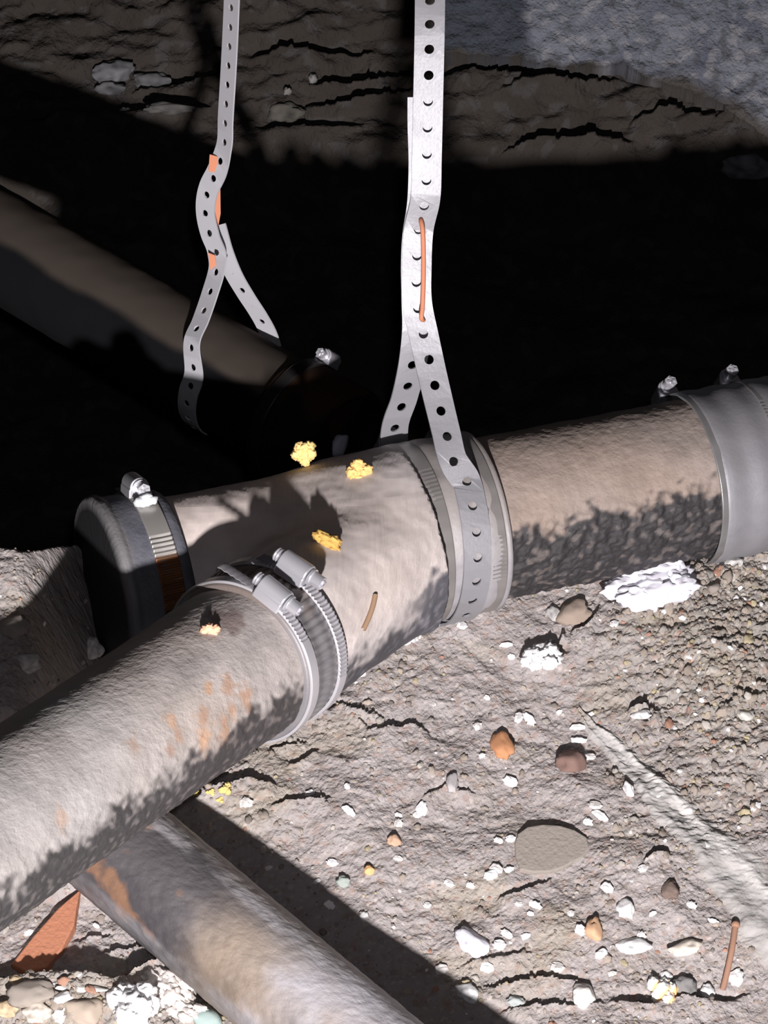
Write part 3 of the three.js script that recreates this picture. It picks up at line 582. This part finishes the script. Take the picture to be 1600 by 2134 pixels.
// a lump w x h pixels big in the photograph, resting on the slope
function lumpOn(px, py, w, h, opt = {}) {
  const [u, v] = hit(px, py), a = w / 2 * PX, b = h / 2 * PX * 1.1, c = (opt.hgt ?? 0.75) * Math.min(a, b);
  const o = onGround(u, v, c * (opt.sit ?? 0.5)), k = opt.k ?? (px * 0.37 + py * 0.11), ax = turned(opt.turn ?? 0), col = opt.col ?? white(0.8);
  if (!opt.lobes) return lumpGeo(o, ax, [a, b, c], k, opt.det ?? 4, opt.freq ?? 1.6, opt.amp ?? 0.35, col, opt.facet ?? 0);
  const gs = [lumpGeo(o, ax, [a * 0.6, b * 0.6, c * 0.9], k, 4, 2.5, 0.45, col)];
  for (let i = 0; i < opt.lobes; i++) { const q = i / opt.lobes * 6.283 + k; const r = 0.62 + 0.15 * Math.sin(k * 3 + i * 2.1); gs.push(lumpGeo(o.clone().addScaledVector(ax[0], Math.cos(q) * a * r).addScaledVector(ax[1], Math.sin(q) * b * r).addScaledVector(GN, c * 0.25 * Math.sin(i * 2.7 + k)), ax, [a * 0.42, b * 0.45, c * 0.7], k + i, 3, 3, 0.5, col)); }
  return mergeGeometries(gs);
}
const mat = mats.chunk, creamy = [1, 0.9, 0.78], cool = [0.97, 0.96, 1.05];
solo('plaster_lump', lumpOn(1358, 1228, 185, 88, { lobes: 13, turn: 0.2, col: white(0.95, cool), hgt: 0.6 }), mat, 'large crumbled white plaster lump under the pitted right-hand pipe', 'plaster');
solo('plaster_lump', lumpOn(1128, 1376, 90, 52, { lobes: 7, turn: 0.25, col: white(0.95) }), mat, 'white plaster chunk with a dark hole above it, below the large plaster lump', 'plaster');
solo('plaster_lump', lumpOn(852, 1328, 50, 40, { lobes: 5, turn: 0.3, col: white(0.85) }), mat, 'white plaster chunk right below the coupling in the strap', 'plaster');
solo('plaster_flake', lumpOn(985, 1968, 86, 44, { facet: 4, turn: -0.75, hgt: 0.6, col: white(0.95, cool) }), mat, 'long white flake right of the thin pipe shadow, leaning down to the right', 'plaster');
solo('plaster_lump', lumpOn(1305, 1897, 38, 40, { facet: 4, col: white(1) }), mat, 'round bright white lump alone in bare dirt below the pale streak', 'plaster');
solo('plaster_lump', lumpOn(1318, 1976, 72, 34, { facet: 4, turn: -0.15, col: white(0.98) }), mat, 'wide white lump just below the round bright one', 'plaster');
solo('plaster_lump', lumpOn(1428, 1978, 70, 32, { facet: 4, turn: 0.2, col: white(0.75, creamy) }), mat, 'cream coloured flat lump left of the rusty nail', 'plaster');
solo('plaster_lump', lumpOn(1217, 2080, 48, 58, { facet: 5, col: white(0.92, [1, 0.97, 0.92]) }), mat, 'tall white lump by the frame bottom at the end of the curved crack', 'plaster');
solo('plaster_lump', lumpOn(1382, 2070, 58, 56, { lobes: 5, col: (d, p) => mix3([0.9, 0.9, 0.88], [0.85, 0.5, 0.22], sm(0.2, 0.8, d.x - d.y)) }), mat, 'white lump with an orange corner beside a grey pebble near the frame bottom', 'plaster');
solo('pebble', lumpOn(1425, 2062, 46, 48, { facet: 3, col: [0.23, 0.225, 0.22] }), mat, 'smooth grey pebble right of the white lump with the orange corner', 'pebble');
solo('plaster_lump', lumpOn(1474, 2068, 27, 34, { facet: 4, col: white(0.85) }), mat, 'small white block between the grey pebble and the rusty nail', 'plaster');
solo('plaster_lump', lumpOn(1388, 2036, 24, 28, { facet: 3, col: white(0.9) }), mat, 'small white bit right above the lump with the orange corner', 'plaster');
solo('plaster_flake', lumpOn(972, 2072, 50, 38, { facet: 5, turn: -0.4, col: white(0.7), hgt: 0.5 }), mat, 'pale triangular flake beside the shadow edge of the thin pipe near the bottom', 'plaster');
solo('pebble', lumpOn(1075, 2090, 36, 26, { facet: 3, col: [0.38, 0.41, 0.4] }), mat, 'bluish grey pebble under the curved crack near the frame bottom', 'pebble');
solo('plaster_lump', lumpOn(278, 2104, 96, 84, { lobes: 9, col: white(1), hgt: 0.8, k: 5 }), mat, 'big bright white rubble lump at the bottom left beside the thin pipe', 'rubble');
solo('plaster_lump', lumpOn(350, 2066, 110, 70, { lobes: 8, turn: -0.6, col: white(0.8, [1, 0.92, 0.86]), hgt: 0.7 }), mat, 'cream and white rubble lump touching the left side of the thin pipe', 'rubble');
solo('plaster_lump', lumpOn(390, 2112, 80, 44, { lobes: 6, turn: -0.4, col: white(0.75, [1, 0.94, 0.88]) }), mat, 'creamy rubble lump just above the teal fragment', 'rubble');
solo('tile_fragment', lumpOn(425, 2126, 78, 44, { facet: 6, turn: -0.5, col: [0.33, 0.42, 0.40], amp: 0.1, hgt: 0.8 }), mat, 'teal grey fragment at the frame bottom left of the thin pipe', 'fragment');
solo('wood_splinter', lumpOn(172, 2064, 108, 15, { facet: 5, turn: -0.06, amp: 0.15, col: white(0.72, [1, 0.98, 0.93]), sit: 0.9 }), mat, 'long thin pale splinter across the rubble under the dark gap at lower left', 'splinter');
solo('plaster_lump', lumpOn(132, 2082, 38, 24, { facet: 4, col: white(0.85) }), mat, 'small white lump just below the pale splinter', 'rubble');
solo('stone', lumpOn(66, 2078, 92, 56, { facet: 5, col: [0.33, 0.29, 0.25] }), mat, 'flat brown grey stone left of the splinter at the lower left edge', 'stone');
solo('stone', lumpOn(78, 2116, 60, 40, { facet: 4, col: white(0.7, creamy) }), mat, 'cream stone in the bottom left rubble, left of a white chip', 'stone');
solo('stone', lumpOn(12, 2108, 46, 34, { facet: 4, col: white(0.7, [1, 0.78, 0.5]) }), mat, 'ochre stone in the bottom left corner', 'stone');
solo('plaster_lump', lumpOn(125, 2118, 30, 32, { facet: 4, col: white(0.9) }), mat, 'white chip between the cream stone and the tan rubble', 'rubble');
solo('stone', lumpOn(178, 2112, 80, 56, { facet: 4, col: [0.43, 0.36, 0.29] }), mat, 'tan stone left of the big bright white rubble lump', 'stone');
solo('stone', lumpOn(34, 2046, 26, 20, { facet: 3, col: [0.42, 0.33, 0.22] }), mat, 'little ochre stone under the lower tip of the brick shard', 'stone');
solo('plaster_lump', lumpOn(55, 1384, 66, 42, { facet: 4, turn: -0.3, col: white(0.62, [1, 0.95, 0.9]) }), mat, 'pale chunk on the dirt near the left edge above the branch pipe', 'plaster');
solo('plaster_lump', lumpOn(190, 1357, 46, 54, { facet: 4, turn: 0.5, col: white(0.7, [1, 0.96, 0.92]) }), mat, 'pale block wedged at the lower left corner of the rubber cap', 'plaster');
solo('stone', lumpOn(30, 1312, 60, 50, { facet: 4, col: [0.3, 0.265, 0.235] }), mat, 'grey brown stone on the dirt at the far left edge', 'stone');
solo('plaster_lump', lumpOn(1528, 1176, 46, 24, { facet: 4, turn: 0.3, col: white(0.6, [1, 0.98, 0.94]) }), mat, 'pale chip right under the right-hand coupling', 'plaster');
solo('stone', lumpOn(1155, 1280, 32, 38, { facet: 4, col: white(0.5, [1, 0.98, 0.95]) }), mat, 'greyish stone on the dirt just left of the curved dark crack under the pipe', 'stone');
solo('stone', lumpOn(1195, 1280, 70, 60, { facet: 5, col: [0.3, 0.24, 0.195], hgt: 0.5 }), mat, 'flat brown clod enclosed by the curved dark crack under the pipe', 'stone');
solo('stone', lumpOn(1335, 1492, 46, 22, { facet: 4, col: white(0.72) }), mat, 'whitish stone below a dark hole in the gravel', 'stone');
solo('stone', lumpOn(1552, 1494, 38, 28, { facet: 4, col: white(0.6, [1, 0.98, 0.9]) }), mat, 'pale stone in the gravel near the right edge', 'stone');
solo('plaster_lump', lumpOn(1309, 1648, 22, 32, { facet: 4, turn: 0.2, col: white(1) }), mat, 'small upright white chip against the left edge of the pale streak', 'plaster');
solo('stone', lumpOn(1044, 1557, 44, 62, { facet: 3, turn: 0.35, col: [0.47, 0.225, 0.11] }), mat, 'orange stone in the middle of the dirt slope', 'stone');
solo('stone', lumpOn(1192, 1592, 66, 52, { facet: 4, col: [0.2, 0.125, 0.105] }), mat, 'dark red brown stone right of the orange stone', 'stone');
solo('stone', lumpOn(1396, 1858, 34, 40, { facet: 3, turn: 0.4, col: [0.17, 0.125, 0.105] }), mat, 'dark brown stone at the lower left side of the pale streak', 'stone');
solo('stone', lumpOn(1237, 1942, 38, 46, { facet: 3, col: [0.58, 0.36, 0.22] }), mat, 'peach coloured stone left of the wide white lump', 'stone');
solo('stone', lumpOn(943, 1635, 26, 38, { facet: 3, col: [0.42, 0.40, 0.40] }), mat, 'light grey oval pebble left of centre of the dirt slope', 'pebble');
solo('stone', lumpOn(770, 1815, 22, 20, { facet: 3, col: [0.72, 0.43, 0.2] }), mat, 'small orange pebble above the shadow of the thin pipe', 'pebble');
solo('stone', lumpOn(715, 1840, 28, 22, { facet: 3, col: [0.33, 0.37, 0.34] }), mat, 'greenish pebble at the edge of the thin pipe shadow', 'pebble');
solo('stone', lumpOn(822, 1755, 30, 26, { facet: 3, col: [0.55, 0.36, 0.25] }), mat, 'pinkish tan pebble in the middle of the slope', 'pebble');
// yellow crumbs by the branch
[[410, 1655, 16, 12], [440, 1652, 20, 14], [470, 1648, 30, 24], [458, 1668, 18, 12]].forEach(([x, y, w, h], i) => solo('foam_crumb', lumpOn(x, y, w, h, { col: [0.72, 0.55, 0.2], lobes: 3 }), mat, ['leftmost yellow crumb in the dark crack under the branch pipe', 'second yellow crumb from the left in the crack under the branch pipe', 'largest yellow crumb in the crack under the branch pipe', 'yellow crumb just below the largest one under the branch pipe'][i], 'crumb'));
// the round grey disc half sunk in the dirt
{
  const s = new THREE.Shape(); [[1082, 1745], [1100, 1732], [1130, 1727], [1165, 1729], [1195, 1738], [1218, 1752], [1224, 1772], [1212, 1790], [1190, 1800], [1172, 1810], [1145, 1819], [1112, 1820], [1086, 1815], [1078, 1790], [1076, 1765]].forEach(([x, y], i) => { const [u, v] = G(x, y); i ? s.lineTo(u, v) : s.moveTo(u, v); });
  const g = new THREE.ExtrudeGeometry(s, { depth: 0.004, bevelEnabled: true, bevelSize: 0.001, bevelThickness: 0.001, bevelSegments: 3 });
  const [u0, v0] = G(1145, 1775), h0 = ground(u0, v0).h; g.applyMatrix4(new THREE.Matrix4().makeBasis(GU, GV, GN).setPosition(GO.clone().addScaledVector(GN, h0 - 0.0031)));
  solo('flat_stone', withColor(g, [0.275, 0.245, 0.215]), mats.brick, 'flat rounded grey disc of stone sunk in the lower slope', 'stone');
}
// the brick shard
{
  const s = new THREE.Shape(); [[166, 1869], [158, 1900], [153, 1937], [128, 1987], [96, 2026], [56, 2034], [29, 2020], [72, 1966], [125, 1906]].forEach(([x, y], i) => { const [u, v] = G(x, y); i ? s.lineTo(u, v) : s.moveTo(u, v); });
  const g = new THREE.ExtrudeGeometry(s, { depth: 0.012, bevelEnabled: true, bevelSize: 0.0008, bevelThickness: 0.0008, bevelSegments: 2 });
  let h0 = -1; for (let x = 40; x < 165; x += 6) for (let y = 1880; y < 2030; y += 6) { const e = (x - 40) / 125 + (y - 1880) / 150; if (e > 0.8 && e < 1.15) h0 = Math.max(h0, ground(...G(x, y)).h); } h0 -= 0.0025; g.applyMatrix4(new THREE.Matrix4().makeBasis(GU, GV, GN).setPosition(GO.clone().addScaledVector(GN, h0 - 0.008)));
  solo('brick_shard', withColor(g, [0.44, 0.185, 0.105]), mats.brick, 'orange brick shard in the dirt at lower left under the branch pipe', 'brick');
}
// rusty nail and dry twig
{
  const nail = new THREE.CatmullRomCurve3([groundPx(1532, 1932, 0.002), groundPx(1524, 1985, 0.0032), groundPx(1512, 2040, 0.0028), groundPx(1505, 2066, 0.002)]);
  solo('rusty_nail', mergeGeometries([new THREE.TubeGeometry(nail, 24, 0.0015, 8), new THREE.SphereGeometry(0.0022, 10, 8).translate(...nail.getPoint(0).toArray())]), mats.rust, 'rusty brown nail lying upright in the dirt at lower right', 'nail');
}
// the pale mortar streak
{
  const path = [[1205, 1465, 10], [1235, 1502, 26], [1300, 1565, 46], [1360, 1635, 62], [1420, 1700, 74], [1490, 1775, 90], [1560, 1855, 110], [1640, 1950, 130], [1700, 2020, 140]].map(([x, y, w]) => [...G(x, y), w * PX]);
  const n = 260, m = 34;
  const g = gridGeo(n, m, (i, j) => {
    const t = i / (n - 1) * (path.length - 1), k = Math.min(path.length - 2, Math.floor(t)), q = t - k, a = path[k], b = path[k + 1];
    const cx = a[0] + (b[0] - a[0]) * q, cv = a[1] + (b[1] - a[1]) * q, w = (a[2] + (b[2] - a[2]) * q) * 1.3, L = Math.hypot(b[0] - a[0], b[1] - a[1]), nx = -(b[1] - a[1]) / L, nv = (b[0] - a[0]) / L;
    const e = (j / (m - 1) - 0.5) * 2, ww = w * 0.5 * (1 + 0.35 * nz(cx * 90, e > 0 ? 3 : 8, 1) + 0.15 * nz(cx * 400, e > 0 ? 3 : 8, 1)), u = cx + nx * e * ww, v = cv + nv * e * ww;
    const up = (1 - e * e) * 0.0016 + 0.0004 * nz(u * 150, v * 150, 3) * (1 - e * e) - 0.0003 - (Math.abs(e) > 0.96 ? 0.0014 : 0) + 0.0012 * Math.exp(-(((e - 0.45) / 0.2) ** 2)) + 0.001 * Math.exp(-(((e + 0.5) / 0.2) ** 2));
    const s = clamp(0.5 + 1.3 * fbm(u * 120, v * 120, 5, 3)); let c = mix3([0.31, 0.295, 0.28], [0.41, 0.40, 0.39], s); c = mix3(c, [0.55, 0.535, 0.515], clamp(Math.exp(-(((e - 0.35) / 0.3) ** 2)) * (0.75 + nz(u * 90, v * 90, 8))) * sm(0.3, 2, t)); c = mix3([0.31, 0.265, 0.225], c, sm(0, 1.2, t) * (0.5 + 0.5 * sm(1, 0.7, Math.abs(e))));
    return { p: onGround(u, v, up), c, uv: [u, v] };
  });
  solo('mortar_streak', g, mats.brick, 'long pale streak of spilled mortar running down the dirt slope at right', 'mortar');
}
// white chips: one shape, many copies
{
  const shapes = [0, 1, 2, 3].map(k => { const g = ico(2), P = g.attributes.position; for (let i = 0; i < P.count; i++) { const d = V3().fromBufferAttribute(P, i).normalize(); let r = 1 + 1.1 * fbm(d.x * 1.9 + k * 5, d.y * 1.9, d.z * 1.9, 3); for (let q = 0; q < 3; q++) { const h = V3(Math.sin(k * 3 + q * 2.4), Math.cos(k * 5 + q * 1.7), Math.sin(k + q * 4.1)).normalize(), dd = d.dot(h); if (dd > 0.05) r = Math.min(r, 0.75 / dd); } P.setXYZ(i, d.x * r, d.y * r, d.z * r); } g.computeVertexNormals(); return g; });
  const chipMats = [0.9, 0.72, 0.56].map((b, i) => new THREE.MeshStandardMaterial({ color: new THREE.Color(b, b * (1 - i * 0.02), b * (1.02 - i * 0.05)), roughness: 0.95, flatShading: true }));
  const B = new THREE.Quaternion().setFromRotationMatrix(new THREE.Matrix4().makeBasis(GU, GV, GN));
  const chips = [[747, 1410, 30, 14], [962, 1305, 18, 13], [728, 1692, 34, 16], [512, 1674, 22, 26], [645, 1655, 22, 16], [724, 1640, 12, 12], [1204, 1517, 22, 14], [1205, 1544, 24, 14], [1226, 1580, 24, 16], [1080, 1498, 16, 26], [1102, 1500, 16, 30], [1004, 1576, 14, 12], [1062, 1632, 26, 26], [1240, 1680, 22, 14], [1252, 1702, 26, 16], [1225, 1715, 22, 16], [1038, 1753, 18, 12], [1064, 1750, 18, 14], [1035, 1812, 28, 18], [1060, 1814, 20, 14], [1022, 1826, 22, 18], [935, 1842, 20, 14], [880, 1688, 22, 26], [830, 1717, 20, 18], [830, 1700, 14, 12], [868, 1700, 14, 12], [1266, 1852, 22, 18], [1115, 1887, 22, 14], [1080, 1885, 14, 12], [890, 1888, 16, 14], [1210, 1940, 22, 20], [1336, 1952, 18, 18], [1252, 1990, 20, 20], [1160, 2018, 24, 20], [1015, 2018, 24, 20], [1095, 1952, 16, 12], [1055, 1948, 20, 16], [1040, 1972, 22, 20], [920, 2022, 22, 24], [1440, 1888, 18, 16], [1065, 1340 + 30, 14, 12], [1280, 1302, 16, 14], [1055, 1345, 26, 12], [995, 1515, 16, 18], [1465, 1460, 16, 12], [1575, 1683, 20, 14], [1535, 2040, 22, 34], [1485, 1920, 18, 10], [727, 1395, 14, 12], [1340, 1812, 22, 14], [688, 1888, 16, 14], [560, 1850 - 40, 12, 10], [1230, 1470 + 20, 14, 10], [905, 1468, 12, 10], [1015, 1455, 14, 10], [1165, 1485, 14, 10], [660, 1838, 12, 10], [692, 1800, 20, 16], [830, 1790, 14, 12], [980, 1846, 14, 12], [1105, 1905, 12, 10], [1190, 1905, 12, 10], [1360, 1905, 12, 10], [1275, 2030, 14, 12], [200, 1930, 12, 10], [60, 1945, 16, 10]];
  // each chip is told by what lies next to it
  const marksAt = [[1044, 1557, 'orange stone in mid slope'], [1192, 1592, 'dark red brown stone'], [1150, 1770, 'flat grey disc of stone'], [1305, 1897, 'round bright white lump'], [1318, 1976, 'wide white lump'], [985, 1968, 'long white flake'], [1512, 2000, 'rusty nail'], [1217, 2080, 'tall white lump'], [1237, 1942, 'peach coloured stone'], [943, 1635, 'light grey oval pebble'], [770, 1815, 'small orange pebble'], [822, 1755, 'pinkish tan pebble'], [852, 1328, 'chunk under the strapped coupling'], [1128, 1376, 'chunk with the dark hole'], [100, 1960, 'brick shard'], [1428, 1978, 'cream flat lump'], [715, 1840, 'greenish pebble'], [470, 1650, 'largest yellow crumb'], [1309, 1648, 'small upright white chip'], [1335, 1490, 'whitish stone in the gravel'], [715, 1420, 'shiny clamps'], [1358, 1228, 'large plaster lump'], [1382, 2070, 'lump with the orange corner'], [1396, 1858, 'dark brown stone']];
  const taken = new Set();
  const chipLabel = (x, y, s) => {
    const near = marksAt.map(([a, b, t]) => [Math.hypot(x - a, y - b), a, b, t]).sort((p, q) => p[0] - q[0]);
    for (const [d, a, b, t] of near) {
      const q = Math.round(Math.atan2(y - b, x - a) / (Math.PI / 4)), dir = ['right of', 'to the lower right of', 'below', 'to the lower left of', 'left of', 'to the upper left of', 'above', 'to the upper right of'][(q + 8) % 8];
      const l = `${s > 22 ? 'small' : 'tiny'} white plaster chip ${d < 70 ? 'close ' : ''}${dir} the ${t}`;
      if (!taken.has(l)) { taken.add(l); return l; }
    }
  };
  chips.forEach(([x, y, w, h], i) => {
    const m = shade(new THREE.Mesh(shapes[i % 4], chipMats[[0, 1, 0, 2, 1][i % 5]])); m.name = numbered('plaster_chip'); const [u, v] = hit(x, y), a = w / 2 * PX * 1.1, b = h / 2 * PX * 1.15, c = Math.min(a, b) * 0.7;
    m.position.copy(onGround(u, v, c * 0.45)); m.quaternion.copy(B).multiply(new THREE.Quaternion().setFromAxisAngle(V3(0, 0, 1), rr(-0.7, 0.7))); m.scale.set(a * rr(0.8, 1.25), b * rr(0.75, 1.1), c); scene.add(m);
    tag(m, chipLabel(x, y, Math.max(w, h)), 'plaster', 'tiny white chips scattered over the dirt');
  });
  // gravel nobody could count
  const N = 4600, inst = new THREE.InstancedMesh(shapes[1], new THREE.MeshStandardMaterial({ color: 0xffffff, roughness: 0.95 }), N), M = new THREE.Matrix4(), col = new THREE.Color();
  let k = 0, guard = 0;
  while (k < N && guard++ < 60000) {
    const x = rr(-40, 1640), y = rr(1150, 2160), [u, v] = G(x, y), q = ground(u, v); if (rnd() > Math.pow(q.gr, 1.6) * 1.3 + 0.05) continue;
    const big = rnd(), s = (big > 0.95 ? rr(7, 11) : rr(2, 5.5)) * PX * (0.75 + q.gr * 0.55);
    M.compose(onGround(u, v, -s * 0.05), B.clone().multiply(new THREE.Quaternion().setFromEuler(new THREE.Euler(rr(-0.6, 0.6), rr(-0.6, 0.6), rr(0, 6)))), V3(s * rr(0.9, 1.4), s * rr(0.7, 1), s * rr(0.6, 0.9))); inst.setMatrixAt(k, M);
    const t = rnd(), g = rr(0.75, 1.2); col.setRGB(...(t < 0.55 ? [0.30, 0.255, 0.215] : t < 0.75 ? [0.36, 0.335, 0.30] : t < 0.86 ? [0.22, 0.19, 0.17] : t < 0.93 ? [0.36, 0.31, 0.20] : t < 0.965 ? [0.36, 0.2, 0.14] : [0.75, 0.74, 0.73]).map(z => z * g)); inst.setColorAt(k, col); k++;
  }
  inst.count = k; inst.name = 'gravel'; inst.userData.kind = 'stuff'; shade(inst); scene.add(inst); tag(inst, 'loose gravel and grit strewn over the dirt slope', 'gravel');
}
// yellow foam on the fittings
{
  const crumb = (o, ax, w, h, c, col, k, n = 9) => { const gs = []; for (let i = 0; i < n; i++) { const a = i * 2.4 + k, r = Math.sqrt(i / n) * 0.7; gs.push(lumpGeo(o.clone().addScaledVector(ax[0], Math.cos(a) * w * r).addScaledVector(ax[1], Math.sin(a) * h * r).addScaledVector(ax[2], c * 0.3 * Math.sin(i * 3)), ax, [w * 0.42, h * 0.42, c], k + i, 3, 2.6, 0.5, (d) => mix3(col, col.map(x => x * 0.72), clamp(0.5 - d.y)))); } return mergeGeometries(gs); };
  const ax = [FR.a, FR.e2, FR.e1], yel = [0.92, 0.66, 0.26];
  scene.updateMatrixWorld(true);
  const ray = new THREE.Raycaster(), pipes = scene.children.filter(o => /^(wye|drain_pipe)/.test(o.name));
  const skin = (x, y, up = 0.0015) => { const o = camera.position, d = at(x, y, 1).sub(o).normalize(); ray.set(o, d); const q = ray.intersectObjects(pipes, true)[0]; return o.clone().addScaledVector(d, q.distance - up); };
  const tw = new THREE.CatmullRomCurve3([skin(782, 1240), skin(777, 1262), skin(768, 1288), skin(757, 1312)]);
  solo('dry_twig', new THREE.TubeGeometry(tw, 24, 0.0013, 7), new THREE.MeshStandardMaterial({ color: new THREE.Color(0.33, 0.21, 0.13), roughness: 0.9 }), 'thin tan twig leaning on the wye next to the shiny clamps', 'twig');
  const P1 = at(634, 944, 2.245), P2 = skin(746, 984), P3 = skin(683, 1128, 0.003), P4 = skin(438, 1313);
  solo('foam_crumb', crumb(P1, [V3(1, 0, 0), V3(0, 1, 0), V3(0, 0, 1)], 0.0062, 0.0066, 0.003, yel, 2, 12), mat, 'upper yellow foam crumb standing on the top edge of the wye', 'foam');
  solo('foam_crumb', crumb(P2, ax, 0.0068, 0.0066, 0.0026, [0.92, 0.60, 0.22], 5, 12), mat, 'yellow foam crumb on the dusty wye body left of the strapped coupling', 'foam');
  const P3q = P3; solo('foam_crumb', crumb(P3q, [V3(0.8, -0.6, 0), V3(0.6, 0.8, 0), V3(0, 0, 1)], 0.0085, 0.0052, 0.003, [0.62, 0.38, 0.10], 8, 8), mat, 'ochre foam crumb in the crotch of the wye above the shiny clamps', 'foam');
  solo('foam_crumb', crumb(P4, [V3(1, 0, 0), V3(0, 0.8, 0.6), V3(0, -0.6, 0.8)], 0.0048, 0.0034, 0.0022, [0.85, 0.5, 0.32], 11, 8), mat, 'pinkish orange crumb on top of the branch pipe left of the clamps', 'foam');
}
// pale rocks in the bank behind
{
  const rk = (px, py, w, h, col, label, k) => { const o = onBank(px, py, 0.004); solo('rock', lumpGeo(o, [GU, BY, BN], [w / 2 * BPX, h / 2 * BPX, Math.min(w, h) / 2 * BPX], k, 4, 1.8, 0.45, (d, p) => col.map(x => x * clamp(0.85 + 0.8 * nz(p.x * 200, p.y * 200, p.z * 200), 0.4, 1.3)), 3), mat, label, 'rock'); };
  rk(228, 112, 86, 48, [0.12, 0.12, 0.125], 'grey rock at upper left, the larger of the two pale ones in the dark bank', 1);
  rk(308, 122, 96, 40, [0.08, 0.08, 0.083], 'dim flat rock at upper left, right beside the larger pale rock', 2);
  rk(222, 150, 66, 26, [0.08, 0.08, 0.083], 'small dim rock right under the larger pale rock at upper left', 3);
  rk(650, 132, 18, 26, [0.16, 0.155, 0.15], 'small pale pebble in the dark bank right of the twisted strap', 4);
  rk(596, 160, 20, 16, [0.14, 0.13, 0.12], 'tiny pale pebble in the dark bank below the small pale one', 5);
  rk(590, 200, 76, 40, [0.065, 0.06, 0.05], 'dim brown block in the dark bank right of the twisted strap', 6);
  rk(350, 208, 110, 26, [0.07, 0.067, 0.063], 'long dim flat rock in the dark bank left of the twisted strap', 7);
  rk(254, 202, 26, 18, [0.10, 0.095, 0.09], 'small round rock at the left end of the long flat rock', 8);
  rk(1570, 325, 120, 56, [0.15, 0.16, 0.185], 'bluish grey rock at the right edge below the footing', 9);
}
renderer.render(scene, camera);
